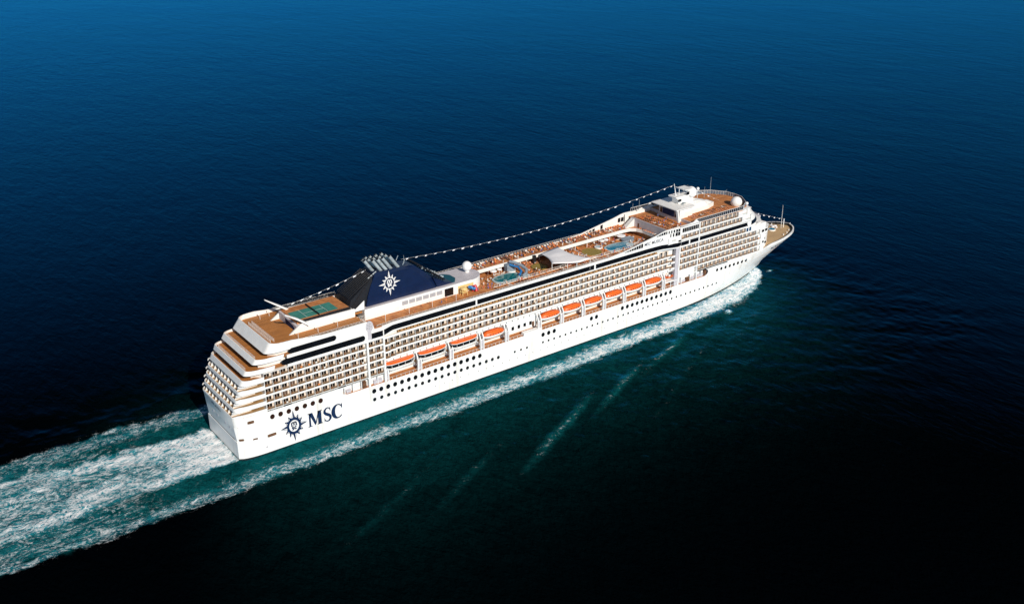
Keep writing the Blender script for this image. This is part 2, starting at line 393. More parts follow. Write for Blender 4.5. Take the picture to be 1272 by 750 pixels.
# ------------------------------------------------------------------ balconies
def cell(mb, x0, wd, yo, F, kind, depth=1.5, top=2.4):
    """one cabin balcony on the starboard side: fascia, teak floor, divider, glass, cabin wall"""
    mb.box(x0, x0 + wd, yo, yo + 0.14, F - 0.56, F + 0.16, 0)
    mb.quad((x0, yo + 0.14, F), (x0 + wd, yo + 0.14, F), (x0 + wd, yo + depth, F), (x0, yo + depth, F), 1)
    mb.quad((x0, yo + depth, F - 0.3), (x0 + wd, yo + depth, F - 0.3), (x0 + wd, yo + 0.14, F - 0.3), (x0, yo + 0.14, F - 0.3), 0)
    mb.quad((x0, yo + depth - 0.02, F), (x0 + wd, yo + depth - 0.02, F), (x0 + wd, yo + depth - 0.02, F + 2.74), (x0, yo + depth - 0.02, F + 2.74), 5)
    mb.box(x0, x0 + 0.1, yo + 0.16, yo + depth - 0.03, F + 0.002, F + 2.3, 0)
    mb.box(x0 + 0.1, x0 + wd, yo + 0.02, yo + 0.1, F + 0.98, F + 1.05, 2)
    mb.quad((x0 + 0.1, yo + 0.06, F + 0.22), (x0 + wd, yo + 0.06, F + 0.22), (x0 + wd, yo + 0.06, F + 0.98), (x0 + 0.1, yo + 0.06, F + 0.98), 3)
    rv = random.random()
    if rv < .10: tx = x0 + wd * random.uniform(.2, .6); mb.box(tx, tx + .7, yo - .02, yo + .14, F + .55, F + 1.08, 6 if rv < .05 else 7)
    if rv > .82: tx = x0 + wd * .5; mb.box(tx - .9, tx - .9 + random.uniform(.5, 1.2), yo + depth - .075, yo + depth - .062, F + .1, F + 2.25, 5)
    if kind == 'fwd' or random.random() < 0.6:     # chairs and a table on the balcony
        cx = x0 + wd * random.uniform(0.2, 0.35)
        mb.box(cx, cx + 0.5, yo + 0.6, yo + 1.1, F + 0.002, F + 0.42, 4); mb.box(cx, cx + 0.08, yo + 0.6, yo + 1.1, F + 0.42, F + 0.9, 4)
def door(mb, x0, wd, yo, F, kind, depth=1.5, mi=0):
    y = yo + depth - 0.06
    if kind == 'stern':
        c = x0 + wd * 0.5; mb.box(c - 0.98, c - 0.06, y, y + 0.03, F + 0.08, F + 2.3, mi); mb.box(c + 0.06, c + 0.98, y, y + 0.03, F + 0.08, F + 2.3, mi)
    elif kind == 'mid':
        c = x0 + wd * 0.5; mb.box(c - 0.66, c + 0.62, y, y + 0.03, F + 0.08, F + 2.3, mi)
    else:
        c = x0 + wd * 0.6; mb.box(c - 0.6, c + 0.5, y, y + 0.03, F + 0.08, F + 2.3, mi)
M["orangec"] = mat("orange_towel", (.70, .22, .05), .8); M["whitec"] = mat("white_towel", (.74, .70, .64), .8)
CM = ["white", "balfloor", "rail", "glass", "brown", "cream", "orangec", "whitec"]
rows = []   # (x0, width, yo, F, kind)
for F in FL:
    for k in range(13): rows.append((12.62 + 3.16 * k + (0.0), 3.16, -HB, F, 'stern'))
    for k in range(2): rows.append((54.85 + 3.1 * k, 3.1, -HB, F, 'stern'))
near = list(rows); rows = []
for F in FM[:3]:
    for k in range(49): rows.append((67.2 + 3.02 * k, 3.02, -YM, F, 'stern' if k < 7 else 'mid'))
for r, F in enumerate(FL):
    if r > 0:
        for k in range(4): rows.append((220.4 + 2.92 * k, 2.92, -HB, F, 'fwd'))
    n = (15, 15, 15, 15, 11)[r]
    for k in range(n): rows.append((232.7 + 2.98 * k, 2.98, -HB, F, 'fwd'))
for k in range(6): rows.append((214.2 + 2.97 * k, 2.97, -HB, 35.75, 'fwd'))
for k in range(12): rows.append((232.7 + 2.95 * k, 2.95, -HB, 35.75, 'fwd'))
for k in range(11): rows.append((232.7 + 2.95 * k, 2.95, -HB, 38.8, 'fwd'))
meshes = {}
def balcony_part(x0, wd, yo, F, kind):
    v = random.choice((0, 0, 0, 0, 0, 0, 0, 1)); key = (kind, wd, v, random.randrange(7))
    if key not in meshes:
        b = MB(); cell(b, 0, wd, 0, 0, kind); d_ = MB(); door(d_, 0, wd, 0, 0, kind)
        meshes[key] = (b.mesh("balcony", CM), d_.mesh("balcony_door", ["door" if v == 0 else "curtain"]))
    o = link("balcony", meshes[key][0], ship); o.location = (x0, yo, F)
    link("balcony_door", meshes[key][1], o)
for r in near: balcony_part(*r)
first = [r for r in rows if r[4] == 'stern'][:25]
for r in first: balcony_part(*r)
rest = MB(); rdoor = MB()
for r in rows:
    if r in first: continue
    cell(rest, *r); door(rdoor, *r, mi=1 if random.random() < 0.10 else 0)
for F in FM[:3]:
    cell(rest, 61.85, 2.65, -15.25, F, 'stern', 1.9); door(rdoor, 61.85, 2.65, -15.25, F, 'stern', 1.9); cell(rest, 64.5, 2.7, -14.75, F, 'stern', 1.7); door(rdoor, 64.5, 2.7, -14.75, F, 'stern', 1.7)
for F in FM[:3]:   # plain galleries where the side bends in and out
    for xa, xb in ((215.2, 217.6),):
        n = 6
        for i in range(n):
            a, b_ = lerp(xa, xb, i / n), lerp(xa, xb, (i + 1) / n)
            ya, yb = -min(HB, plan_y(a) - .5 if xa > 100 else lerp(HB, YM, i / n)), -min(HB, plan_y(b_) - .5 if xa > 100 else lerp(HB, YM, (i + 1) / n))
            rest.add([(a, ya, F - .72), (b_, yb, F - .72), (b_, yb, F + .22), (a, ya, F + .22), (a, ya + .14, F + .22), (b_, yb + .14, F + .22)], [(0, 1, 2, 3), (3, 2, 5, 4)], 0)
            rest.quad((a, ya + .14, F), (b_, yb + .14, F), (b_, -YM + 1.5, F), (a, -YM + 1.5, F), 1)
# port side and the upper short gallery
bs = rest.build("balconies", CM, ship, kind="stuff"); rdoor.build("balcony_door", ["door", "curtain"], bs, kind="stuff")
pm = MB()
for r in near + rows:
    x0, wd, yo, F, kd = r
    pm.box(x0, x0 + wd, -yo - 0.14, -yo, F - 0.72, F + 0.9, 0); pm.box(x0, x0 + 0.1, -yo - 1.45, -yo - 0.16, F + 0.9, F + 2.3, 0)
    pm.box(x0 + wd * .35, x0 + wd * .65, -yo - 1.5, -yo - 1.44, F + .1, F + 2.1, 1)
    pm.quad((x0, -yo - 1.5, F), (x0 + wd, -yo - 1.5, F), (x0 + wd, -yo - .14, F), (x0, -yo - .14, F), 2)
pm.build("port_balconies", ["white", "door", "balfloor"], ship, kind="stuff")
for F in FL + [35.75, 38.8]:
    pass
sh = MB()                                            # uppermost narrow gallery amidships
for k in range(46):
    x0 = 67.2 + 3.02 * k + 1.5
    sh.box(x0, x0 + 3.02, -YM, -YM + .14, 30.75, 31.65, 0); sh.box(x0, x0 + .06, -YM + .5, -YM + 1.4, 31.4, 33.1, 1)
    sh.quad((x0, -YM + .14, 31.4), (x0 + 3.02, -YM + .14, 31.4), (x0 + 3.02, -YM + 1.6, 31.4), (x0, -YM + 1.6, 31.4), 1)
    sh.box(x0 + 1.2, x0 + 1.7, -YM + 1.4, -YM + 1.45, 31.45, 32.6, 2); sh.box(x0, x0 + 3.02, -YM + 1.45, -YM + 1.5, 31.4, 33.1, 1)
sh.box(61.8, 68.7, -YM - .3, -YM + .2, 30.75, 31.65, 0)
for s in (-1, 1): sh.box(61.8, 217.6, *sorted((s * (YM - 1.5), s * (YM + .3))), 33.1, 33.25, 0)
sh.build("upper_gallery", ["white", "gold", "door"], ship)
# forward slabs that cap the recessed rows
cp = MB()
for s in (-1, 1):
    ys = sorted((s * HB, s * BW))
    cp.box(212, 268, *ys, 35.0, 35.14); cp.box(220.4, 268, *ys, 41.85, 42.02); cp.box(12.6, 61.6, *ys, 31.85, 32.05)
    yb = sorted((s * BW, s * (BW - .3)))
    cp.box(212, 268.5, *yb, 35.1, 41.9)
    yr = sorted((s * HB, s * (HB - 1.5)))
    cp.box(268.2, 269.5, *yr, 35.1, 38.1); cp.box(265.2, 266.5, *yr, 38.1, 41.9)
    cp.box(212.0, 214.2, *yr, 35.1, 38.1)
    cp.box(61.8, 220.4, *sorted((s * (YM + .02), s * 11.0)), 20.75, 21.55)
    cp.box(61.8, 220.4, *sorted((s * (YM + .01), s * (YM - .2))), 21.55, 21.73)
cp.build("deck_slab", "white", ship)
lt = MB()
for i in range(52):
    x = 62.9 + 3.02 * i; lt.box(x - .22, x + .22, -YM - .06, -YM - .0, 21.0, 21.45, 0)
lt.build("deck_light_row", "black", ship, kind="stuff")
bw = MB(); bw.extr([(265.9, 29.75), (267.3, 29.75), (267.3, 31.6), (265.9, 31.6)], 'y', -HB - .012, -HB + .1); bw.extr([(267.9, 29.75), (269.3, 29.75), (269.3, 31.7), (267.9, 31.7)], 'y', -HB - .012, -HB + .1)
bw.build("blue_window", mat("blue_pane", (0.01, 0.05, 0.12), 0.15), ship)
# side plating forward of the cabin rows
fs_ = MB()
for r, F in enumerate(FL):
    xa = 232.7 + 2.98 * (15, 15, 15, 15, 11)[r]
    for s in (-1, 1):
        fs_.loft([[(x, s * hb(x, 18.3), F - .72), (x, s * hb(x, 18.3), min(F + 2.34, 32.2)), (x, s * (hb(x, 18.3) - 1.7), min(F + 2.34, 32.2)), (x, s * (hb(x, 18.3) - 1.7), F - .72)] for x in (xa, 278.5, 280.5)], 0)
fs_.build("bow_side_plating", "white", ship, fix=True)

# ------------------------------------------------------------------ stern: raked balcony rows, curved corners, terraces
def XB(F): return xs_stern(F) + 2.95
def stern_path(xs, hw=12.9, n=18, xe=12.6):
    """plan curve from starboard side round the corner, across, to port"""
    a = []
    for i in range(n + 1):
        t = math.pi / 2 * i / n
        a.append((xe - (xe - xs) * math.sin(t) ** 1.0, -(HB - (HB - hw) * (1 - math.cos(t)) ** 1.4)))
    return a + [(x, -y) for x, y in a[::-1]]
def stern_band(name, xs0, xs1, z0, z1, hw=12.9, xe=12.6, th=0.3, parent=ship, m="white", xe1=None, hw1=None):
    b = MB(); p0 = stern_path(xs0, hw, xe=xe); p1 = stern_path(xs1, hw1 or hw, xe=xe1 or xe); rings = []
    n = len(p0)
    for i in range(n):
        (x0, y0), (x1, y1) = p0[i], p1[i]
        dx, dy = (th, 0) if 0.2 < i / (n - 1) < 0.8 else (th * .4, -math.copysign(th, y0))
        rings.append([(x0, y0, z0), (x1, y1, z1), (x1 + dx, y1 + dy, z1), (x0 + dx, y0 + dy, z0)])
    b.loft(rings, 0); o = b.build(name, m, parent, fix=True); smooth_angle(o, 40); return o
def stern_floor(name, xs, z, m, back, hw=12.9, xe=12.6):
    b = MB(); p = stern_path(xs + .28, hw - .2, xe=xe); p = [(x, max(-HB + .15, min(HB - .15, y))) for x, y in p]
    b.prism(p + [(back, HB - .2), (back, -HB + .2)], z - .2, z); return b.build(name, m, ship)
for k, F in enumerate(FL[:4]):
    if k == 0: stern_band("stern_parapet", xs_stern(F) - .1, xs_stern(F), F - .1, F + .32)
    else: stern_band("stern_parapet", xs_stern(F - .7), xs_stern(F), F - .66, F + .32)
    cb = MB()
    for s in (-1, 1):
        pth = stern_path(xs_stern(F))[:19]; ring = []
        cb = MB(); rr = []
        for i, (x, y) in enumerate(pth[:17]):
            hh = F + .42 + .45 * min(1, (16 - i) / 4.0) * (1 if i else 1)
            rr.append([(x, -s * y, F + .30), (x, -s * y, hh), (x + .12, -s * y * .985, hh), (x + .12, -s * y * .985, F + .30)])
        cb.loft(rr); cbo = cb.build("corner_parapet", "white", ship, fix=True)
        cb = MB(); rr = []
        for i, (x, y) in enumerate(pth[:17]):
            lo = F + 2.33 - .5 * max(0, min(1, (i - 6) / 8))
            rr.append([(x, -s * y, lo), (x, -s * y, F + 2.36), (x + .12, -s * y * .985, F + 2.36), (x + .12, -s * y * .985, lo)])
        cb.loft(rr); cbo = cb.build("corner_valance", "white", ship, fix=True)
    # wing of the corner parapet: solid white toward the side
    stern_floor("stern_gallery_floor", xs_stern(F), F, "gold", 12.7)
    for s in (-1, 1):
        cw = MB(); cw.box(12.45, 12.6, *sorted((s * (HB - .02), s * 11)), F - .6, F + 2.4); cw.build("corner_wall", "white", ship)
    for j in range(9):                               # fins between the aft balconies, each with its cabin door
        y = -11.9 + j * 2.97; x0 = xs_stern(F) + .32
        f = MB(); f.extr([(x0, F + .003), (x0 + 2.6, F + .003), (x0 + 2.6, F + 2.36), (x0 + 1.1, F + 2.36)], 'y', y - .06, y + .06); f.build("balcony_divider", "white", ship)
        if j < 8:
            g_ = MB(); xb = XB(F)
            g_.box(xb - .05, xb - .015, y + .3, y + 2.65, F + .05, F + 2.2); g_.build("balcony_door", "door", ship)
for F in FL[:4]:
    hp = MB(); hp.prism([(XB(F), -12.1), (XB(F) + 5, -12.1), (XB(F) + 5, 12.1), (XB(F), 12.1)], F + .001, F + 2.3)
    hp.build("aft_cabin_wall", "white", ship)
# fascias and open terraces
stern_band("stern_fascia", 4.2, 5.0, 28.95, 30.85, 12.9)
stern_floor("terrace_deck", 4.8, 29.6, "teak", 14)
stern_band("stern_fascia", 6.0, 6.7, 32.35, 34.0, 13.0, 16.8, xe1=17.2)
stern_floor("terrace_deck", 6.5, 33.0, "teak", 21, 13.0, 16.8)
stern_band("stern_fascia", 9.6, 10.7, 35.7, 37.4, 13.2, 20.5, xe1=21.0)
stern_floor("terrace_deck", 10.4, 36.4, "teak", 24, 13.2, 20.5)
stern_band("stern_fascia", 14.3, 16.7, 38.6, 41.9, 12.8, 23.5, xe1=24.2, hw1=12.2)
for s_ in (-1, 1):
    b = MB(); b.extr([(23.4, 38.6), (36, 38.6), (36, 40.45), (24.1, 41.9)], 'y', *sorted((s_ * (HB - .01), s_ * (HB - .4)))); b.build("side_coaming", "white", ship)
iw = MB()
iw.prism([(10.2, -11), (13, -13.2), (22.5, -13.2), (22.5, 13.2), (13, 13.2), (10.2, 11)], 29.61, 32.75)
iw.prism([(12.2, -11.5), (15, -13.0), (24, -13.0), (24, 13.0), (15, 13.0), (12.2, 11.5)], 33.01, 36.15); iw.prism([(16.4, -11.4), (19, -13.0), (24, -13.0), (24, 13.0), (19, 13.0), (16.4, 11.4)], 36.41, 39.25)
iw.build("terrace_back_wall", "white", ship)
for x, z0, z1, hw_ in ((10.15, 29.8, 32.2, 10.5), (12.15, 33.2, 35.6, 12.2), (16.35, 36.6, 38.8, 11.6)):
    b = MB(); b.box(x - .03, x + .02, -hw_, hw_, z0, z1); b.build("terrace_shadow_band", "dark", ship)  # dark glass band stands for the black shadow below each fascia
def stanchions(xs, z, hw, n, h=1.2, m="white"):
    b = MB()
    for i in range(n):
        y = lerp(-hw, hw, i / (n - 1)); b.box(xs - .05, xs + .05, y - .07, y + .07, z, z + h)
    b.box(xs - .04, xs + .04, -hw, hw, z + h, z + h + .08); return b.build("terrace_railing", m, ship)
stanchions(7.5, 33.0, 11.8, 22, 1.5); stanchions(11.4, 36.4, 12.2, 24, 1.5)
for xx, nn_ in ((19.0, 30), (20.3, 30)): stanchions(xx, 40.0, 9.4, nn_, 1.25)

# ------------------------------------------------------------------ open decks on top
dk = MB(); p = stern_path(16.7, 12.0, xe=23.8); p = [(x, max(-HB + .45, min(HB - .45, y))) for x, y in p]
dk.prism(p + [(60, HB - .45), (60, -5), (54.6, -5), (54.6, -HB + .45)], 39.3, 40.0); dk.build("aft_sun_deck", "teak", ship)
dk = MB(); dk.prism([(54.6, -HB + .45), (58.2, -HB + .45), (62, -HB + .45), (66.5, -14.5), (117, -14.5), (117, 14.5), (60, 14.5), (60, -5), (54.6, -5)], 36.3, 36.75); dk.build("promenade_deck", "teak2", ship)
dk = MB(); dk.prism([(110, -13.8), (214, -13.8), (214, 13.8), (110, 13.8)], 33.2, 33.6); dk.build("pool_deck", "teak2", ship)
# galleries overlooking the pools
gl = MB()
far_in = [(116.5, 7.2), (205, 7.4), (209, 7.0), (211.3, 5.0), (212.2, 1.5), (212.2, -6)]
gl.prism([(116.5, 14.5)] + far_in + [(212.2, -14.5), (222, -14.5), (222, 14.5)], 36.35, 36.75, 0)
gl.prism([(116.5, -14.5), (212.2, -14.5), (212.2, -10.6), (116.5, -10.6)], 36.35, 36.75, 0)
gl.build("gallery_deck", "teak2", ship)
fa = MB()
for (a, b) in zip(far_in, far_in[1:]):
    u = Vector((b[0] - a[0], b[1] - a[1])); nrm = Vector((u.y, -u.x)).normalized() * .25
    A, B = Vector(a), Vector(b); fa.prism([tuple(A), tuple(B), tuple(B + nrm), tuple(A + nrm)], 36.0, 37.55)
fa.build("gallery_fascia", "white", ship)
fa = MB(); fa.box(116.5, 212.2, -10.6, -10.5, 36.1, 36.95); fa.build("gallery_fascia", "white", ship)
pw = MB()
for s in (-1, 1): pw.box(112, 213, *sorted((s * 13.5, s * 13.7)), 33.6, 36.35)
pw.box(213.0, 213.4, -13.5, 13.5, 33.6, 36.35); pw.build("pool_deck_wall", "gold", ship)
def posts(name, pts, z0, z1, r=.12, m="white"):
    b = MB()
    for x, y in pts: b.tube([(x, y, z0), (x, y, z1)], r, 8)
    return b.build(name, m, ship)
posts("gallery_post", [(x, 7.7) for x in range(120, 206, 7)] + [(x, -10.9) for x in range(120, 210, 7)], 33.6, 36.35, .15)
# railings along the open edges
def railing(pts, z, h=1.05, step=1.6, glass=True):
    b = MB()
    for (a, c) in zip(pts, pts[1:]):
        A, C = Vector((*a, z)), Vector((*c, z)); L = (C - A).length; n = max(1, int(L / step)); up = Vector((0, 0, h))
        for i in range(n + 1):
            q = A.lerp(C, i / n); b.tube([q, q + up], .035, 5, 0)
        b.tube([A + up, C + up], .05, 5, 0); b.tube([A + up * .5, C + up * .5], .025, 4, 0)
        if glass: b.quad(A, C, C + up * .96, A + up * .96, 1)
    return b.build("railing", ["white", "glass"], ship)
railing([(24, -HB + .2), (53.5, -HB + .2)], 40.4, .9); railing([(24, HB - .2), (58, HB - .2)], 40.4, .9)
railing([(59, -HB + .4), (61.5, -HB + .4), (66.5, -14.8), (176, -14.8)], 37.0, .75); railing([(61, 15.2), (66.5, 14.8), (184, 14.8)], 37.0, .9)
railing([(117, -10.55), (212, -10.55)], 36.95, .9)
# stern sun deck steps, side notch
st = MB()
for i in range(8): st.box(54.9 + i * .42, 55.32 + i * .42, -11.6, -9.2, 36.75, 39.5 - i * .36)
st.build("staircase", "white", ship)
for y in (-11.7, -9.1): railing([(54.0, y), (58.5, y)], 39.0, 1.1, .6, False)

# ------------------------------------------------------------------ court deckhouse, horns
ch = MB()
ch.extr([(27.5, 39.7), (54, 39.7), (54, 43.2), (33.2, 43.5), (31.5, 42.9), (27, 39.95)], 'y', -8.0, -7.4)
ch.extr([(27.5, 39.7), (54, 39.7), (54, 43.2), (33.2, 43.5), (31.5, 42.9), (27, 39.95)], 'y', 7.6, 8.2)
ch.box(31.2, 54, -7.4, 7.6, 39.7, 42.6); ch.build("court_house", "white", ship)
cs = MB(); cs.extr([(-7.4, 39.7), (7.6, 39.7), (7.6, 43.2), (-7.4, 42.2)], 'x', 30.4, 31.2); cs.build("slanted_back_wall", "roof", ship)
bg = MB(); bg.extr([(-6.5, 40.0), (2.0, 40.0), (2.0, 42.4), (-4.5, 41.6)], 'x', 30.34, 30.42); bg.build("back_wall_panel", "screen", ship)  # dark blue panel on the slanted wall
cf = MB(); cf.box(31.2, 53.0, -6.2, 7.4, 42.6, 43.5); cf.build("court_floor", "teak2", ship)
cg = MB(); cg.box(31.8, 49.0, -4.5, 3.0, 43.5, 43.53); cg.build("sports_court", "court", ship)
cc = MB()
for x in (36.2, 44.8): cc.box(x - .05, x + .05, -4.5, 3.0, 43.53, 43.55)
cc.box(36.2, 44.8, -.75, -.69, 43.531, 43.551)
cc.build("court_marking", "white", ship)
dg_ = MB(); dg_.box(33.5, 53.0, -7.38, -6.22, 42.6, 42.63); dg_.build("court_gap_strip", "black", ship)  # black strip standing in for the dark gap beside the court floor
nn = MB(); nn.box(40.4, 40.5, -6.0, 5.5, 43.5, 44.45); nn.build("tennis_net", "black", ship)
def mesh_fence(pts, z, h):
    b = MB()
    for (a, c) in zip(pts, pts[1:]):
        A, C = Vector((*a, z)), Vector((*c, z)); L = (C - A).length; n = max(1, int(L / 2.5)); up = Vector((0, 0, h))
        for i in range(n + 1): q = A.lerp(C, i / n); b.tube([q, q + up], .06, 5, 0)
        for t in [k / 12 for k in range(13)]: b.tube([A + up * t, C + up * t], .045, 4, 0)
    return b.build("court_fence", "black", ship)
mesh_fence([(33.5, -6.9), (53, -6.9)], 42.6, 1.6); mesh_fence([(31.5, 8.0), (53, 8.0)], 43.2, 1.4)
hn = MB()
hn.extr([(-5.6, 42.9), (-8.2, 43.6), (-10.6, 49.6), (-9.9, 50.0), (-5.2, 44.6)], 'x', 27.3, 30.6)
def horn(s):
    b = MB(); A = Vector((34.5, s * 7.9, 42.2)); B = Vector((30.5, s * 7.2, 45.2)); C_ = Vector((25.6, s * 8.4, 48.6))
    rings = []
    for P_, wv, th in ((A, 1.6, .9), (B, 1.3, .75), (C_, .5, .35)):
        rings.append([tuple(P_ + Vector((0, -wv, 0))), tuple(P_ + Vector((0, -wv, th))), tuple(P_ + Vector((0, wv * .3, th))), tuple(P_ + Vector((0, wv * .3, 0)))])
    b.loft(rings); return b.build("windbreak_fin", "white", ship, fix=True)
horn(-1); horn(1)

# ------------------------------------------------------------------ funnel
fnh = MB()
fnh.prism([(58.6, -7.0), (108, -7.0)] + [(108 + 7.8 * math.sin(t), -7.0 * math.cos(t)) for t in [math.pi * i / 16 for i in range(1, 16)]] + [(108, 7.0), (58.6, 7.0)], 36.75, 41.1, 0, top=1)
fo = fnh.build("funnel_house", ["white", "roof"], ship)
rim = MB(); rim.prism([(58.6, -7.15), (108, -7.15), (108, -6.9), (58.6, -6.9)], 40.75, 41.25); rim.build("roof_rim", "white", ship)
for i in range(6):
    b = MB(); b.box(75.2 + i * 3.2, 77.9 + i * 3.2, -7.06, -6.95, 38.6, 40.2); b.build("louvre_panel", "louvre", ship)
b = MB(); b.box(95.0, 99.2, -7.06, -6.95, 37.0, 40.3); b.build("mural_window", "dark", ship)
b = MB(); b.box(101.5, 109.0, -7.07, -6.95, 37.0, 39.9); b.build("playroom_panel", "yellow", ship)
fun = empty("funnel", (0, 0, 0)); fun.parent = ship
fb_ = MB(); rings = []
for z, xa, xb, hy in ((41.1, 60.6, 95.0, 5.0), (45.0, 61.6, 91.6, 4.9), (49.0, 63.2, 87.5, 4.6), (52.2, 65.0, 83.5, 4.3), (53.6, 65.6, 81.5, 4.1)):
    rings.append([(xa, -hy, z), (xb - 3, -hy, z - (0.5 if z > 53 else 0)), (xb, -hy * .72, z - (0.9 if z > 53 else 0)), (xb, hy * .72, z - (0.9 if z > 53 else 0)), (xb - 3, hy, z - (0.5 if z > 53 else 0)), (xa, hy, z)])
fb_.loft(rings); fbo = fb_.build("funnel_casing", "navy", fun, fix=True)
fn_ = MB(); fn_.extr([(93, 41.1), (101.5, 41.1), (97, 42.3), (91.2, 45.5)], 'y', -4.9, 4.9); fn_.build("funnel_skirt", "navy", fun)
fn_ = MB(); fn_.prism([(98.5, -4.8), (101.5, -4.8), (103.6, -2), (103.6, 2), (101.5, 4.8), (98.5, 4.8)], 41.11, 41.5); fn_.build("funnel_nose", mat("teal_funnel_nose", (0.004, 0.07, 0.10), .4), fun)
lv = MB()
for i in range(12):
    t = i / 11; x = lerp(85.0, 97.0, t); z = lerp(52.0, 42.8, t)
    lv.box(x - .15, x + .9, -3.3, 3.9, z - .1, z + .12)
    for j in range(5): lv.box(x, x + .2, -3.0 + j * 1.6, -2.7 + j * 1.6, z - .6, z + .7)
lv.build("funnel_louvres", "black", fun)
eq = MB()
for i in range(26): 
    x = random.uniform(87, 97); y = random.uniform(-3.2, 2.5); z = lerp(51, 43.4, (x - 85) / 12); s_ = random.uniform(.15, .5); eq.box(x, x + s_ * 1.6, y, y + s_, z, z + s_ * 1.6)
eq.build("funnel_machinery", "steel", fun)
ra = MB()                                            # dark lattice rising from the court to the exhausts
for j in range(9):
    y = -4.6 + j * 1.15
    ra.tube([(53.5, y, 41.0), (64.5, y, 53.2)], .13, 5); ra.tube([(53.5, y, 41.0), (53.6, y, 46.5), (64.5, y, 53.2)], .13, 5)
for i in range(12):
    t = i / 11; x = lerp(53.5, 64.5, t); ra.tube([(x, -4.6, lerp(46.5, 53.2, t)), (x, 4.6, lerp(46.5, 53.2, t))], .12, 5)
    ra.tube([(x, -4.6, lerp(41.0, 53.2, t)), (x, 4.6, lerp(41.0, 53.2, t))], .12, 5)
ra.extr([(53.6, 41.0), (63.5, 41.0), (64.3, 52.6), (54.5, 45.0)], 'y', -4.2, 4.2, 0)
ra.build("funnel_lattice", "black", fun)
for x0 in (64.6, 66.9, 69.2, 71.6, 74.2):
    for y in (-2.6, 0.6, 2.9) if x0 > 65 else (-1, 1.4):
        r_ = .66 if y < 0 else .55
        p_ = MB(); dx = random.uniform(-.3, .3)
        p_.tube([(x0 + 2.6 + dx, y, 52.4), (x0 + dx, y, 56.1), (x0 - 1.5 + dx, y, 57.9 + (y < 0) * .4)], r_, 12, 0)
        p_.tube([(x0 - 1.45 + dx, y, 57.88 + (y < 0) * .4), (x0 - 1.56 + dx, y, 58.02 + (y < 0) * .4)], r_ * .86, 12, 1)
        po = p_.build("exhaust_pipe", ["steel", "black"], fun, fix=True); smooth_angle(po, 40)
pf = MB(); pf.tube([(62.5, -3.6, 51.8), (66.4, -3.6, 53.9)], .2, 6); pf.tube([(78.6, -3, 53.5), (79.6, -3, 55.6)], .12, 6); pf.tube([(79.2, 3, 53.3), (80.2, 3, 55.2)], .12, 6); pf.build("funnel_pole", "steel", fun)
fp = MB(); fp.extr([(53.2, 41.6), (58.4, 41.6), (58.6, 45.2)], 'y', -7.35, -7.15); fp.build("side_screen_fin", "white", ship)
md = MB(); md.disc((55.6, -HB - .1, 38.3), 1.6, 2.2, mi=0, th=.5); md.box(54.7, 56.3, -HB - .08, -HB + .3, 33.0, 37.2, 0)
for dx, dz in ((-.6, .5), (.3, 1.0), (.7, -.2), (-.1, -.9), (-.9, -.6), (0, .1)): md.disc((55.6 + dx, -HB - .13, 38.4 + dz), .28, .33, mi=1, th=.05, n=10)
md.build("round_lookout", ["roof", "louvre"], ship)

# ------------------------------------------------------------------ forward top: upper terrace, screen house, mast, radomes
ut = MB(); ut.prism([(214.4, -14.02), (266, -14.02), (266, 14.02), (214.4, 14.02)], 40.1, 40.5); ut.box(214.4, 231.9, -15.15, -14.02, 40.1, 40.5); ut.box(214.4, 231.9, 14.02, 15.15, 40.1, 40.5); ut.prism([(229, -15.1), (262, -15.1), (268.5, -12), (273.6, -5), (274.6, 0), (273.6, 5), (268.5, 12), (262, 15.1), (229, 15.1)], 41.35, 41.9)
ut.build("upper_sun_deck", "teak2", ship)
wl_ = MB(); wl_.box(214.0, 214.4, -14.9, 11.5, 36.75, 40.9); wl_.box(228.6, 229.0, -15.1, 15.1, 40.5, 41.9); wl_.build("terrace_wall", "roof", ship)
b = MB(); b.box(213.94, 214.02, 6.0, 7.0, 36.8, 39.0); b.build("terrace_door", "rust", ship)
stp = MB()
for i in range(10): stp.box(208.4 + i * .55, 208.95 + i * .55, 9.2, 11.4, 36.75, 37.1 + i * .38)
stp.build("staircase", "white", ship)
sh_ = MB()
sh_.box(227.4, 236, -6.8, 6.8, 40.5, 46.2)
sh_.loft([[(x, y * k, z) for x, y in ((232, -5.2), (250, -4.2), (255.5, -2.4), (255.5, 2.4), (250, 4.2), (232, 5.2))] for k, z in ((1, 41.9), (.98, 43.8))])
sh_.loft([[(232, -5.1, 43.8), (249.5, -4.1, 43.8), (254.8, -2.2, 43.6), (254.8, 2.2, 43.6), (249.5, 4.1, 43.8), (232, 5.1, 43.8)], [(233, -4.2, 45.8), (247.5, -3.0, 45.9), (251.0, -1.4, 45.2), (251.0, 1.4, 45.2), (247.5, 3.0, 45.9), (233, 4.2, 45.8)], [(234, -2.6, 46.8), (245.5, -1.6, 46.6), (247.6, -.7, 46.2), (247.6, .7, 46.2), (245.5, 1.6, 46.6), (234, 2.6, 46.8)]])
so_ = sh_.build("screen_house", "white", ship, fix=True)
cn = MB(); cn.extr([(-8.4, 47.0), (-8.4, 47.35), (8.4, 47.35), (8.4, 47.0)], 'x', 223.6, 236.5); cn.extr([(-8.6, 41.4), (-6.9, 47.1), (-8.4, 47.1), (-9.6, 41.4)], 'x', 224.2, 224.8)
cn.build("screen_canopy", "white", ship)
b = MB(); b.box(227.3, 227.42, -6.4, 6.4, 41.0, 46.1); b.build("screen_surround", "roof", ship)
b = MB(); b.box(227.2, 227.32, -3.4, 4.2, 42.2, 46.0); b.build("video_screen", "screen", ship)
b = MB(); b.box(227.2, 227.32, -5.2, -3.8, 42.4, 45.6); b.box(227.2, 227.32, 4.5, 5.8, 42.4, 45.6); b.build("side_speaker_panel", "dark", ship)
ma = empty("radar_mast"); ma.parent = ship
b = MB()
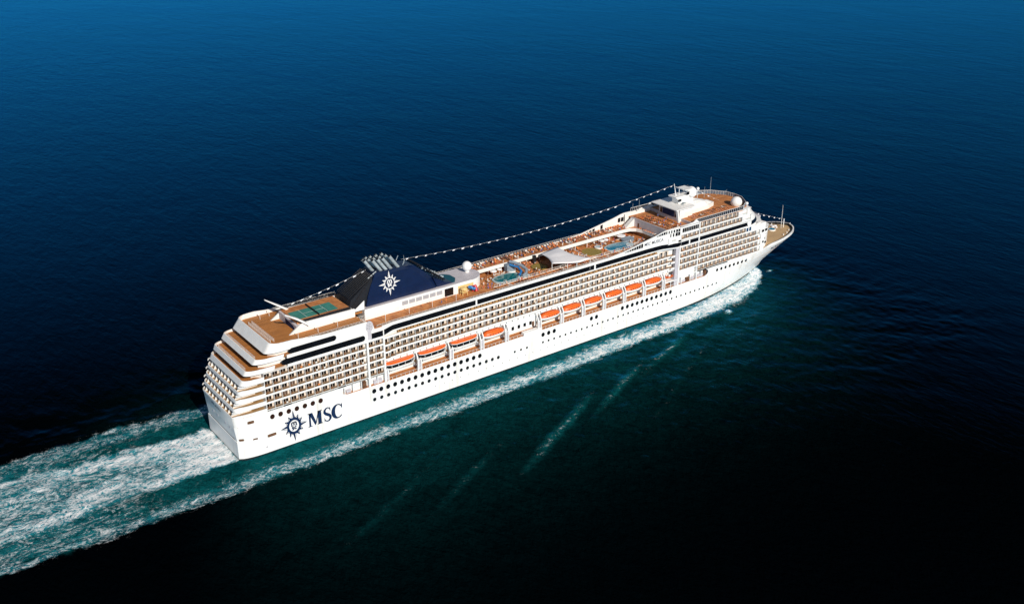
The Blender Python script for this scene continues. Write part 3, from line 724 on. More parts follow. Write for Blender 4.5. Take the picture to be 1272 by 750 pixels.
for k, (xa, xb, hy, z0, z1) in enumerate(((231.5, 241.5, 2.6, 46.0, 48.2), (231.0, 239.5, 2.0, 48.2, 50.6))):
    b.loft([[(xa, -hy, z0), (xb, -hy, z0), (xb, hy, z0), (xa, hy, z0)], [(xa - .6, -hy * .8, z1), (xb - 1.6, -hy * .8, z1), (xb - 1.6, hy * .8, z1), (xa - .6, hy * .8, z1)]])
b.box(228.8, 238.5, -2.6, 2.6, 50.6, 51.1)
for y in (-1.6, 1.6): b.tube([(238.5, y, 50.8), (237.4, y, 53.6)], .28, 8)
b.box(234.6, 239.6, -2.8, 2.8, 53.4, 53.8); b.build("mast_tower", "white", ma)
b = MB(); b.box(235.5, 237.2, -2.9, -2.7, 51.2, 52.6); b.box(230.5, 232.5, -2.65, -2.5, 48.6, 49.8); b.box(233.5, 235.5, -2.62, -2.5, 46.6, 47.6); b.build("mast_window", "dark", ma)
b = MB(); b.tube([(231.2, 0, 51), (229.6, 0, 57.2)], [.3, .1], 8); b.tube([(230.4, 0, 54.2), (229.6, -1.1, 55)], .08, 6); b.build("mast_pole", "white", ma)
b = MB(); b.box(233.2, 233.5, -2.4, 2.4, 54.1, 54.4); b.tube([(233.3, 0, 51), (233.3, 0, 54.2)], .18, 6); b.build("radar_scanner", "white", ma)
ld = MB()
for i in range(5): ld.box(229.5 + i * .9, 229.9 + i * .9, -4.2, -2.8, 46.2 + i * .4, 46.6 + i * .4)
ld.build("mast_ladder", "steel", ma)
def radome(c, r, base, parent=ship):
    e_ = empty("radome"); e_.parent = parent
    b = MB(); b.ball(c, r, 0, 24, 16, 1.0, -62); b.build("dome_shell", "dome", e_, smooth=True)
    b = MB(); b.tube([(c[0], c[1], base), (c[0], c[1], c[2] - r * .86)], r * .48, 14); b.build("dome_pedestal", "white", e_)
radome((111.6, 1.2, 43.7), 2.05, 41.1); radome((243.4, 1.8, 50.0), 2.75, 45.5); radome((264.4, -9.0, 43.6), 2.75, 41.9)
def post_ball(x, y, z0, z1, r):
    b = MB(); b.tube([(x, y, z0), (x, y, z1)], .12, 6); b.ball((x, y, z1 + r * .7), r, 0, 12, 8); o = b.build("small_radome", "dome", ship); smooth_angle(o, 50)
post_ball(277.2, -5, 36.6, 38.8, .75); post_ball(250.5, 4, 45, 49.2, .8)
an = MB()
for x, y, z0, z1 in ((264, 8, 41.9, 52.2), (261, 9, 41.9, 47.5), (274, 6, 38, 44.4), (269, 8, 41.5, 44), (222, 14.8, 41, 47), (218, 15, 42, 46), (81, 0, 52, 56)):
    an.tube([(x, y, z0), (x, y, z1)], [.14, .05], 5)
an.tube([(274, 5.2, 42), (274, 6.8, 43.6)], .1, 5); an.build("whip_antenna", "steel", ship)
# glass windscreen rails round the forward sun deck
gr = MB()
def glassrail(pts, z0, z1, pane=1.35):
    for (a, c) in zip(pts, pts[1:]):
        A, C = Vector((*a, z0)), Vector((*c, z0)); L = (C - A).length; n = max(1, round(L / pane)); up = Vector((0, 0, z1 - z0))
        nrm = Vector((C - A).cross(up)).normalized() * .05
        for i in range(n):
            p0 = A.lerp(C, (i + .09) / n); p1 = A.lerp(C, (i + .91) / n)
            gr.add([p0 - nrm, p1 - nrm, p1 - nrm + up * .92, p0 - nrm + up * .92, p0 + nrm, p1 + nrm, p1 + nrm + up * .92, p0 + nrm + up * .92], [(0, 1, 2, 3), (7, 6, 5, 4), (3, 2, 6, 7)], 1)
        for i in range(n + 1): q = A.lerp(C, i / n); gr.tube([q, q + up], .07, 5, 0)
        gr.tube([A + up, C + up], .09, 5, 0)
ft = [(262, 15.3), (268.3, 11.6), (272.8, 5.2), (273.6, 0), (272.8, -5.2), (268.3, -11.6), (262, -15.3)]
tg = mat("tinted_glass", (0.006, 0.009, 0.022), .35, spec=.25)
for pts_, za, zb in (([(229, 15.3), (262, 15.3)], 41.9, 43.8), ([(262, -15.3), (229.6, -15.3)], 41.9, 43.8), ([(217, 15.3), (229, 15.3)], 42.0, 43.6)):
    gr = MB(); glassrail(pts_, za, zb); gr.build("windscreen", ["white", tg], ship)
gr = MB(); glassrail(ft, 41.9, 43.7); gr.build("windscreen", ["white", mat("pale_glass", (0.12, 0.16, 0.22), .12)], ship)
# bridge wing and bow steps
bwg = MB(); bwg.prism([(276, -15.9), (282.5, -15.2), (286.5, -12.5), (287.5, -8), (287.5, 8), (286.5, 12.5), (282.5, 15.2), (276, 15.9)], 26.0, 28.8, 0); bwg.build("bridge", "white", ship)
b = MB()
for (a, c) in (((277.5, -15.78), (279.4, -15.56)), ((280.2, -15.46), (282.2, -15.22)), ((283.0, -14.9), (285.0, -13.6)), ((285.4, -13.3), (286.4, -12.6))):
    A, C = Vector((*a, 27.0)), Vector((*c, 27.0)); n_ = Vector((C.y - A.y, -(C.x - A.x), 0)).normalized() * .04
    b.add([A + n_, C + n_, C + n_ + Vector((0, 0, 1.3)), A + n_ + Vector((0, 0, 1.3))], [(0, 1, 2, 3)])
b.build("bridge_window", "dark", ship)
b = MB(); b.prism([(279, -14.2), (284.5, -13), (290.5, -9), (291.5, 0), (290.5, 9), (284.5, 13), (279, 14.2)], 17.2, 23.0); b.prism([(279, -14.6), (286, -12), (289.0, -7), (289.5, 0), (289, 7), (286, 12), (279, 14.6)], 23.0, 26.0); b.build("bow_house", "white", ship)
b = MB(); b.prism([(284, -6), (290, -4), (290, 4), (284, 6)], 28.8, 30.2); b.build("bridge_roof_house", "roof", ship)
for (x, y, z) in ((281.9, -14.0, 22.5), (284.0, -13.2, 19.8), (279.5, -15.3, 21.6)):
    b = MB(); b.disc((x, y - .2, z), .6, .6, th=.5); b.build("porthole", "dark", ship)
# jacuzzi, winches on the foredeck
b = MB(); b.prism([(306.4 + 2.0 * math.cos(t), 0.8 + 2.0 * math.sin(t)) for t in [2 * math.pi * i / 20 for i in range(20)]], 17.22, 17.9); b.build("hot_tub", "white", ship)
b = MB(); b.prism([(306.4 + 1.6 * math.cos(t), 0.8 + 1.6 * math.sin(t)) for t in [2 * math.pi * i / 20 for i in range(20)]], 17.9, 17.93); b.build("tub_water", "pool", ship)
b = MB(); b.box(309.5, 313.0, 3.0, 3.9, 17.22, 17.9); b.box(310.6, 311.6, 1.4, 6.0, 17.22, 17.8); b.build("foredeck_winch", "tent", ship)
for x, y in ((305, -8), (309, -7), (313, -5), (309, 8), (313, 6.5), (299, 10)):
    b = MB(); b.tube([(x, y, 17.2), (x, y, 18.0)], .3, 8); b.build("bollard", "white", ship)
b = MB(); b.tube([(314.6, 0, 17.2), (314.6, 0, 22.0)], .25, 8); b.tube([(312.8, 0, 17.2), (312.5, 0, 30.0)], [.16, .06], 6); b.build("bow_flagstaff", "white", ship)

# ------------------------------------------------------------------ pools, stage, slides, tent
def poly_ell(cx, cy, rx, ry, n=28, k=2.0, rot=0):
    r = []
    for i in range(n):
        t = 2 * math.pi * i / n; c, s = math.cos(t), math.sin(t)
        x = rx * math.copysign(abs(c) ** (2 / k), c); y = ry * math.copysign(abs(s) ** (2 / k), s)
        r.append((cx + x * math.cos(rot) - y * math.sin(rot), cy + x * math.sin(rot) + y * math.cos(rot)))
    return r
def pool(cx, cy, rx, ry, wm, rot=0.0, k=2.4):
    b = MB(); b.prism(poly_ell(cx, cy, rx + .9, ry + .8, k=k, rot=rot), 33.6, 34.05); o = b.build("swimming_pool", "tile", ship)
    b = MB(); b.prism(poly_ell(cx, cy, rx, ry, k=k, rot=rot), 34.05, 34.09); b.build("pool_water", wm, o)
    for s in (-1, 1):
        b = MB()
        for dy in (-.35, .35): b.tube([(cx + s * rx * .55, cy - ry - .4 + 0, 34.05), (cx + s * rx * .55 + dy, cy - ry - .2, 35.0), (cx + s * rx * .55 + dy, cy - ry + .5, 34.9), (cx + s * rx * .55 + dy, cy - ry + .7, 34.0)], .06, 6)
        b.build("pool_handrail", "white", o)
pool(131.5, 0.0, 6.3, 3.4, "poolt"); pool(194.5, -0.8, 6.4, 3.4, "pool")
def hot_tub(x, y, r=1.7):
    b = MB(); b.prism(poly_ell(x, y, r + .4, r + .4), 33.6, 34.4); o = b.build("hot_tub", "white", ship)
    b = MB(); b.prism(poly_ell(x, y, r, r), 34.4, 34.43); b.build("tub_water", "tile", o)
hot_tub(138.6, -3.4); hot_tub(200.2, -3.2); hot_tub(137.5, 4.8, 1.5); hot_tub(186.5, 3.6, 1.5)
b = MB(); b.prism(poly_ell(150.6, 1.8, 3.8, 3.6), 33.6, 34.0); b.build("dance_floor", "olive", ship)
b = MB(); b.prism(poly_ell(180.6, 1.6, 4.6, 4.6), 33.6, 33.95); b.build("dance_floor", "olive", ship)
b = MB(); b.prism(poly_ell(180.6, 1.6, 5.4, 5.4), 33.6, 33.8); b.build("dance_floor_rim", "tan", ship)
sl_ = MB()
sl_.tube([(137.0, 5.6, 38.2), (138.4, 3.6, 38.0), (140.2, 1.0, 37.0), (140.6, -1.6, 36.0), (139.0, -3.4, 35.2), (136.6, -4.0, 34.6)], .7, 10, 0)
sl_.tube([(136.0, 4.4, 37.4), (138.6, 1.6, 36.6), (138.2, -1.2, 35.6), (136.2, -2.4, 34.6)], .5, 10, 1)
sl_.box(134.8, 138.6, 4.4, 6.6, 33.6, 37.4, 2)
for x, y, z in ((140.2, 1, 36), (140.4, -1.6, 35), (138.4, 3.6, 37)): sl_.tube([(x, y, 33.6), (x, y, z)], .12, 6, 3)
so2 = sl_.build("water_slide", ["slate", "blue", "slate", "white"], ship, fix=True); smooth_angle(so2, 40)
def sunshade(x, y, r, h, m="dome"):
    b = MB(); b.tube([(x, y, 33.6), (x, y, 33.6 + h)], .09, 6, 0); b.ball((x, y, 33.6 + h - .3), r, 1, 14, 6, .45, 0); b.build("mushroom_shade", ["white", m], ship)
sunshade(127.8, 4.9, 1.5, 2.9); sunshade(189.3, 4.6, 1.3, 2.9); sunshade(192.2, 5.0, 1.2, 2.7, "tent"); sunshade(131.5, 5.6, 1.1, 2.6, "tent")
# tent over the stage: saddle-shaped canvas
tn = MB(); nu, nv = 14, 12; P = []
def tpt(u, v):
    far = Vector((lerp(153.5, 165.0, u), lerp(4.9, 7.2, u), 38.2)); nearp = Vector((lerp(148.0, 165.5, u), lerp(-9.8, -15.0, min(1, u * 1.5)), 39.3))
    p = far.lerp(nearp, v); p.z += .9 * math.sin(math.pi * u) * math.sin(math.pi * v) * (1 if v < .5 else .6) + .6 * math.cos(math.pi * 2 * u) * v * .4
    p.x -= 2.6 * math.sin(math.pi * v) * (u - .35) * 1.2
    return p
for i in range(nu + 1): P.append([tpt(i / nu, j / nv) for j in range(nv + 1)])
for i in range(nu):
    for j in range(nv):
        a, b_, c, d_ = P[i][j], P[i + 1][j], P[i + 1][j + 1], P[i][j + 1]; tn.quad(a, b_, c, d_)
to = tn.build("stage_canopy", "tent", ship, fix=True); smooth_angle(to, 60)
sm = to.modifiers.new("thickness", 'SOLIDIFY'); sm.thickness = .12
posts("canopy_mast", [(148.2, -9.6), (153.5, -13.6), (158, -14.4), (165.2, -14.8)], 33.6, 39.3, .13)
bs_ = MB(); bs_.box(150.5, 152.0, 6.0, 8.2, 33.6, 37.4); bs_.build("stage_speaker_tower", "black", ship)
b = MB(); b.box(153.5, 165, -6.5, 5.0, 33.6, 34.5); b.build("stage_platform", "brown", ship)
b = MB(); b.tube([(172.4, 5.8, 36.2), (168.9, -10.2, 37.3)], .16, 6); b.tube([(168.9, -10.2, 37.3), (174.4, -11.4, 37.2)], .14, 6); b.build("shade_boom", "white", ship)
b = MB()
for i in range(9): b.box(165.0 + i * .5, 165.5 + i * .5, 1.0, 4.5, 33.6, 36.7 - i * .34)
b.build("staircase", "white", ship)
bar = MB(); bar.prism(poly_ell(204, 3.0, 3.4, 2.6), 33.6, 34.7); bar.build("pool_bar", "slate", ship)
b = MB(); b.prism(poly_ell(202, 5.2, 2.2, 1.6), 35.6, 35.9); b.tube([(202, 5.2, 33.6), (202, 5.2, 35.6)], .2, 6); b.build("bar_canopy", "tent", ship)

# ------------------------------------------------------------------ playground slides beside the funnel house: things of their own
def spiral(name, c, r, z0, z1, m, label):
    b = MB(); pts = [(c[0] + i / 24 * 4.2, c[1] + r * math.sin(i / 24 * 9), lerp(z1, z0, i / 24) + .25 * math.cos(i)) for i in range(25)]
    b.tube(pts, .6, 10); o = b.build(name, m, None, label=label, category="slide"); smooth_angle(o, 50); return o
spiral("playground_slide", (105.6, -9.2), .5, 37.4, 39.2, "blue", "blue tube slide of the playground on the starboard promenade deck")
sr = MB(); sr.tube([(108.2, -9.0, 39.6), (108.4, -9.6, 38.6), (108.2, -10.4, 37.2)], .65, 10); sr.tube([(107.6, -8.6, 36.8), (107.6, -8.6, 39.4)], .35, 8); o = sr.build("playground_slide", "red", None, label="red slide standing across the blue one beside the round white house", category="slide"); smooth_angle(o, 50)
sy = MB()
for x in (101.6, 103.8): 
    for y in (-10.2, -8.4): sy.tube([(x, y, 36.75), (x, y, 39.4)], .15, 6)
sy.box(101.5, 103.9, -10.3, -8.3, 37.9, 38.05); sy.ball((102.7, -9.3, 39.3), 1.4, 0, 12, 6, .6, 0)
sy.build("climbing_frame", "yellow", None, label="yellow climbing frame with rounded roof next to the blue slide", category="climbing frame")

# ------------------------------------------------------------------ portholes and openings
port_big = MB(); port_big.disc((0, 0, 0), .92, 1.0, n=18, th=.14)
pbm = port_big.mesh("porthole", ["dark"])
pbr = port_big.mesh("porthole", [mat("dark_brown_pane", (0.03, 0.012, 0.008), .25)])
ps = MB(); ps.disc((0, 0, 0), .76, .80, n=16, th=.14); psm = ps.mesh("porthole", ["dark"])
pt_ = MB(); pt_.disc((0, 0, 0), .50, .56, n=14, th=.14); ptm = pt_.mesh("porthole", ["dark"])
def port(x, z, me):
    o = link("porthole", me, ship); o.location = (x, -hb(x, z) - .05, z)
    a = (hb(x + .5, z) - hb(x - .5, z)); o.rotation_euler = (0, 0, math.atan(a))
for i in range(7): port(14.2 + 3.21 * i, 14.35, pbr)
for i in range(17): port(56.0 + 3.105 * i, 10.9, pbm)
for i in range(17): port(56.0 + 3.105 * i, 7.3, psm)
for x in (108.9, 112.0, 115.1): port(x, 7.3, psm)
for x in (123.7, 127.0, 130.2): port(x, 7.3, ptm)
for x in (138.9, 142.0, 145.1): port(x, 10.9, pbm); port(x, 7.3, ptm)
for x in (166.3, 169.3): port(x, 10.9, pbm)
for i in range(33): port(148.4 + 3.1 * i, 7.3, ptm)
for i in range(11): port(184.9 + 3.05 * i, 10.9, pbm)
for i in range(8): port(246.9 + 3.0 * i, 14.4, psm)
sp = MB()
for i in range(34):
    x = 84 + i * 4.1 + random.uniform(-.4, .4); sp.disc((x, -HB - .05, 4.1), .16, .2, n=8, th=.1)
for x, z in ((290, 13.2), (293.5, 13.4), (297, 13.8), (287, 9.6), (300.5, 14.0)):
    sp.disc((x, -hb(x, z) - .06, z), .32, .25, n=8, th=.3)
sp.build("scupper", "black", ship, kind="stuff")
def opening(x0, x1, z0, z1, m="rust"):
    n = 6; b = MB()
    xs = [lerp(x0, x1, i / n) for i in range(n + 1)]
    for i in range(n):
        A, B = xs[i], xs[i + 1]; ya, yb = -hb(A, (z0 + z1) / 2) - .02, -hb(B, (z0 + z1) / 2) - .02
        ta = .15 if i == 0 else 0; tb = .15 if i == n - 1 else 0
        b.add([(A, ya, z0 + ta), (B, yb, z0 + tb), (B, yb, z1 - tb), (A, ya, z1 - ta)], [(0, 1, 2, 3)])
    return b.build("mooring_opening", m, ship)
opening(4.9, 7.3, 14.0, 15.2); opening(6.2, 8.0, 6.8, 7.8); opening(11.6, 15.0, 6.5, 7.7); opening(1.6, 3.2, 7.6, 8.5); opening(10.6, 11.4, 2.4, 3.2, "roof")
b = MB(); b.box(1.06, 1.12, -11.0, 11.0, 7.25, 7.45); b.build("transom_gutter", "boot", ship)
b = MB()
for y in (-9, -5, 2, 6): b.box(.62, .85, y, y + .9, 11.2, 11.9)
b.build("transom_window", "roof", ship)
# mooring-deck recesses: machinery inside
for xa, xb in ((42, 61.1), (220.4, 241)):
    mr = MB(); mr.box(xa, xb, -11.9, -11.6, 13.3, 16.8, 0); mr.build("recess_wall", "cream", ship)
for x0, x1, y0, y1, z1, m_ in ((43.6, 43.9, -15.3, -14.8, 16.8, "white"), (47.2, 47.5, -15.3, -14.8, 16.8, "white"), (50.8, 51.1, -15.3, -14.8, 16.8, "white"), (57.9, 58.2, -15.3, -14.8, 16.8, "white"), (222.5, 223, -15.2, -14.6, 16.8, "white"), (228.5, 229, -15.2, -14.6, 16.8, "white"), (236, 236.4, -15.2, -14.6, 16.8, "white")):
    mr = MB(); mr.box(x0, x1, y0, y1, 13.3, z1); mr.build("recess_post", m_, ship)
for x0, x1, y0, y1, z1, m_ in ((44.6, 46.6, -15.0, -12.5, 15.0, "roof"), (47.6, 50.5, -15.0, -12.5, 15.4, "white"), (51.6, 53.2, -15.1, -12.5, 16.3, "rust"), (56.5, 60.2, -15.0, -13, 15.3, "roof"), (226.2, 229, -15.0, -12.0, 15.6, "rust"), (221, 226, -14.6, -12.6, 14.8, "roof"), (229.6, 231.6, -15, -12.6, 15.1, "roof"), (234, 238, -14.8, -12.6, 15.2, "roof"), (238.4, 239.8, -15.1, -13, 16.4, "rust")):
    mr = MB(); mr.box(x0, x1, y0, y1, 13.3, z1 - .5); mr.tube([(x0, (y0 + y1) / 2, z1 - .5), (x1, (y0 + y1) / 2, z1 - .5)], .5, 10); mr.build("mooring_winch", m_, ship)
# rounded ends of the recess
for xc, sgn in ((42, 1), (241, -1)):
    b = MB(); pts_ = [(xc, 13.3), (xc + sgn * 2.6, 13.3), (xc + sgn * 1.0, 13.9), (xc + sgn * .25, 15.0), (xc + sgn * .9, 16.2), (xc + sgn * 2.2, 16.8), (xc, 16.8)]
    b.extr(pts_, 'y', -HB - .005, -HB + .2); b.build("recess_corner", "white", ship)
# boat-deck house windows, promenade rail, white wall between the boats
b = MB(); b.box(119.8, 137.2, -13.3, -11.2, 15.0, 20.75); b.build("boat_deck_house", "white", ship)
for x in (124.4, 127.6, 130.7, 133.8):
    b = MB(); b.box(x - .65, x + .65, -13.36, -13.28, 16.2, 17.8); b.build("window", "dark", ship)
b = MB(); b.box(128.4, 137.6, -HB - .3, -HB + 1.6, 13.3, 14.6); b.build("gangway_platform", "white", ship)
b = MB(); b.box(134.6, 135.6, -13.6, -13.25, 15.2, 17.4); b.build("house_door", "rust", ship)
pr = MB()
for x in [62.5 + i * 1.9 for i in range(83)]: pr.box(x - .05, x + .05, -HB + .1, -HB + .2, 13.28, 14.3)
pr.box(61.9, 219.6, -HB + .1, -HB + .18, 14.3, 14.38); pr.build("promenade_railing", "white", ship)
b = MB(); b.box(62, 219, -11.26, -11.18, 14.2, 16.2); b.build("promenade_window_band", "gold", ship)
# davits
def davit(x, parent=ship):
    b = MB()
    for dx in (-.75, .75):
        prof = [(-15.75, 13.3), (-15.75, 17.8), (-15.2, 19.4), (-13.8, 21.4), (-13.0, 21.4), (-14.4, 19.2), (-15.0, 17.6), (-15.0, 13.3)]
        b.extr(prof, 'x', x + dx - .22, x + dx + .22, 0)
    b.box(x - .5, x + .5, -15.3, -15.1, 13.4, 18, 1); b.tube([(x - .7, -15.4, 17.8), (x + .7, -15.4, 17.8)], .12, 6, 0)
    b.build("davit", ["white", "roof"], ship)
for x in (61.9, 76.9, 91.9, 107.0, 119.7, 137.1, 149.4, 161.6, 173.8, 186.0, 198.3, 210.6): davit(x)
b = MB(); b.box(211.8, 219.4, -15.4, -15.2, 15.9, 16.2); b.box(211.8, 219.4, -15.3, -11.2, 16.2, 16.35); b.box(215.4, 215.7, -15.4, -15.2, 13.3, 15.9); b.build("rescue_boat_platform", "white", ship)

# ------------------------------------------------------------------ lifeboats and tenders (things hanging in the davits)
def boat_ring(t, L, B, zb, zt, n=9):
    """half sections of a boat hull: t in -1..1 along the length"""
    k = max(0.02, 1 - abs(t) ** 2.6) ** .55; hbm = B / 2 * k; zz = zb + (zt - zb) * .45 * abs(t) ** 3
    r = []
    for i in range(n):
        a = math.pi * i / (n - 1); r.append((t * L / 2, -hbm * math.cos(a), zt - (zt - zz) * math.sin(a) ** .8))
    return r
def make_lifeboat(L=11.0, B=4.1):
    root = empty("lifeboat", label="x", category="lifeboat", group="enclosed lifeboats along the starboard side")
    ts = [-1, -.96, -.88, -.75, -.55, -.3, 0, .3, .55, .75, .88, .96, 1]
    b = MB(); b.loft([boat_ring(t, L, B, 0, 1.75) for t in ts], 0); o = b.build("boat_hull", "white", root, fix=True); smooth_angle(o, 50)
    b = MB(); rings = []
    for t in ts:
        k = max(0.02, 1 - abs(t) ** 2.8) ** .55; hbm = (B / 2 - .12) * k; h = 1.75 * max(.06, 1 - abs(t) ** 3.4) ** .6
        rings.append([(t * (L / 2 - .15), -hbm * math.cos(math.pi * i / 10), 1.86 + h * math.sin(math.pi * i / 10) ** .7) for i in range(11)])
    b.loft(rings, 0); o = b.build("canopy", "orange", root, fix=True); smooth_angle(o, 40)
    b = MB(); ring = []
    for s in (1, -1):
        for t in (ts if s > 0 else ts[::-1]):
            k = max(0.02, 1 - abs(t) ** 2.6) ** .55; ring.append((t * L / 2 * 1.01, -s * (B / 2 + .08) * k))
    b.prism(ring, 1.62, 1.86); b.build("rubbing_strake", "white", root)
    b = MB(); b.box(-.9, -.1, -.5, .5, 3.55, 3.85); b.box(L * .42 - .1, L * .42 + .15, -.15, .15, 2.2, 3.0); b.box(-L * .42 - .15, -L * .42 + .1, -.15, .15, 2.2, 3.0); b.build("hatch", "orange", root)
    for i in range(5):
        b = MB(); x = -2.6 + i * 1.3; b.disc((x, -B / 2 + .02, 2.25), .2, .17, n=10, th=.2); b.build("boat_window", "dark", root)
    b = MB(); b.tube([(-L * .45, -.2, .4), (-L * .53, -.2, .2), (-L * .53, -.2, 1.0)], .16, 6); b.build("rudder", "black", root)
    return root
def make_tender(L=13.0, B=4.4):
    root = empty("tender_boat", label="x", category="tender boat", group="flat roofed tenders along the starboard side")
    ts = [-1, -.97, -.9, -.75, -.5, 0, .5, .75, .88, .96, 1]
    def k_(t): return max(0.3 if t < 0 else .05, 1 - abs(t) ** (6 if t < 0 else 3.2)) ** .5
    b = MB(); rings = []
    for t in ts:
        h = B / 2 * k_(t); rings.append([(t * L / 2, -h * math.cos(math.pi * i / 8), 1.7 - (1.7 - .5 * abs(t) ** 4) * math.sin(math.pi * i / 8) ** .7) for i in range(9)])
    b.loft(rings); o = b.build("boat_hull", "white", root, fix=True); smooth_angle(o, 50)
    def ring(sc_, off): return [(t * (L / 2 * sc_), -s * (B / 2 * k_(t) * sc_ - off)) for s in (1, -1) for t in (ts if s > 0 else ts[::-1])]
    b = MB(); b.prism(ring(.97, .18), 1.55, 3.0); b.build("window_band", "dark", root)
    b = MB(); b.prism(ring(1.0, .05), 3.0, 3.25); b.build("roof_rim", "white", root)
    b = MB(); r0 = ring(.99, .08); r1 = [(x * .93, y * .82) for x, y in r0]
    b.loft([[(x, y, 3.25) for x, y in r0], [(x, y, 3.7) for x, y in r0], [(x, y, 4.05) for x, y in r1]]); b.build("roof", "orange", root, fix=True)
    b = MB()
    for i in range(4): x = -4.5 + i * 3.0; b.box(x - .05, x + .05, -B / 2 * .985 + .02, -B / 2 * .93, 1.7, 3.0)
    b.build("window_mullion", "white", root)
    b = MB(); b.box(-5.6, 5.6, -B / 2 - .16, -B / 2 - .04, 1.3, 1.5); b.box(-5.6, 5.6, -B / 2 - .16, -B / 2 - .04, .7, .82)
    for i in range(10): b.box(-5.6 + i * 1.24, -5.5 + i * 1.24, -B / 2 - .15, -B / 2 - .03, .7, 1.4)
    b.build("boarding_rail", "white", root)
    return root
tend = make_tender(); life = make_lifeboat()
names_t = ["flat roofed orange tender hanging nearest the stern, beside the aft mooring opening", "flat roofed orange tender hanging second from the stern, between two other tenders", "flat roofed orange tender third from the stern, next to the first rounded lifeboat"]
for i, x in enumerate((69.0, 84.0, 99.2)):
    o = tend if i == 0 else copy_tree(tend); o.location = (x - .6, -14.3, 16.75); o["label"] = names_t[i]
names_l = ["rounded orange lifeboat hanging alone between the tenders and the white boat deck house",
           "rounded orange lifeboat just forward of the white gangway platform",
           "rounded orange lifeboat second forward of the white gangway platform",
           "rounded orange lifeboat third forward of the gangway, midway along the row of six",
           "rounded orange lifeboat fourth forward of the gangway platform in the row of six",
           "rounded orange lifeboat fifth forward of the gangway, two boats behind the small rescue boat",
           "rounded orange lifeboat at the forward end of the row beside the small rescue boat"]
for i, x in enumerate((113.4, 143.2, 155.4, 167.6, 179.8, 192.0, 204.3)):
    o = life if i == 0 else copy_tree(life); o.location = (x, -14.4, 16.75); o["label"] = names_l[i]
rb = empty("rescue_boat", (215.2, -14.2, 17.6), label="small orange open rescue boat on its white platform forward of the lifeboats", category="rescue boat")
b = MB(); b.loft([boat_ring(t, 5.4, 2.0, 0, .9) for t in (-1, -.9, -.6, -.2, .2, .6, .9, 1)]); b.build("boat_hull", "orange", rb, fix=True)
b = MB(); b.box(-.6, .5, -.5, .5, .9, 1.7); b.build("console", "white", rb)
b = MB(); b.tube([(-2.2, 0, .9), (-2.2, 0, 2.2), (-1.4, 0, 2.5)], .12, 6); b.build("roll_bar", "orange", rb)

# ------------------------------------------------------------------ lettering and emblems
def stroke(mb, pts, wds, y, th=.05):
    L, R = [], []
    for i, p in enumerate(pts):
        a = pts[max(0, i - 1)]; c = pts[min(len(pts) - 1, i + 1)]; dx, dz = c[0] - a[0], c[1] - a[1]; l = math.hypot(dx, dz) or 1
        nx, nz = -dz / l, dx / l; L.append((p[0] + nx * wds[i] / 2, p[1] + nz * wds[i] / 2)); R.append((p[0] - nx * wds[i] / 2, p[1] - nz * wds[i] / 2))
    for i in range(len(pts) - 1):
        q = [L[i], L[i + 1], R[i + 1], R[i]]; mb.add([(x, y, z) for x, z in q], [(0, 1, 2, 3)])
def serif_M(mb, x, z, w_, h, y):
    def q(*p): mb.add([(x + a * w_, y, z + b_ * h) for a, b_ in p], [tuple(range(len(p)))])
    q((.07, .04), (.20, .04), (.21, .96), (.08, .96)); q((.0, 0), (.28, 0), (.28, .06), (0, .06)); q((0, .94), (.2, .94), (.2, 1), (0, 1))
    q((.09, 1), (.33, 1), (.58, .18), (.48, 0)); q((.48, 0), (.57, .14), (.82, 1), (.72, 1)); q((.69, .0), (.94, .0), (.94, 1), (.69, 1))
    q((.64, 0), (1, 0), (1, .06), (.64, .06)); q((.74, .94), (1, .94), (1, 1), (.74, 1))
def serif_C(mb, x, z, w_, h, y):
    pts, wd = [], []
    for i in range(25):
        a = math.radians(48 + 268 * i / 24); pts.append((x + w_ * (.52 + .44 * math.cos(a)), z + h * (.5 + .47 * math.sin(a))))
        wd.append(w_ * (.11 + .25 * max(0, -math.cos(a)) ** 1.2))
    stroke(mb, pts, wd, y)
    mb.add([(x + w_ * a, y, z + h * b_) for a, b_ in ((.86, .66), (.93, .66), (.93, .98), (.88, .98), (.78, .86))], [(0, 1, 2, 3, 4)])
def serif_S(mb, x, z, w_, h, y):
    pts = [(.84, .80), (.74, .92), (.56, .97), (.36, .94), (.2, .84), (.17, .70), (.28, .59), (.5, .5), (.72, .41), (.84, .29), (.8, .14), (.62, .04), (.42, .03), (.24, .09), (.13, .22)]
    wd = [.09, .10, .12, .16, .22, .25, .27, .29, .27, .25, .22, .16, .12, .10, .09]
    stroke(mb, [(x + w_ * a, z + h * b_) for a, b_ in pts], [w_ * v * 1.22 for v in wd], y)
    mb.add([(x + w_ * a, y, z + h * b_) for a, b_ in ((.80, .70), (.87, .70), (.87, .99), (.82, .99))], [(0, 1, 2, 3)]); mb.add([(x + w_ * a, y, z + h * b_) for a, b_ in ((.1, .01), (.15, .01), (.18, .31), (.11, .31))], [(0, 1, 2, 3)])
YL = -HB - .025
b = MB(); serif_M(b, 27.7, 4.9, 5.9, 5.7, YL); serif_S(b, 34.0, 4.8, 3.5, 5.9, YL); serif_C(b, 37.8, 4.75, 4.5, 5.9, YL); b.build("company_lettering", "navy2", ship)
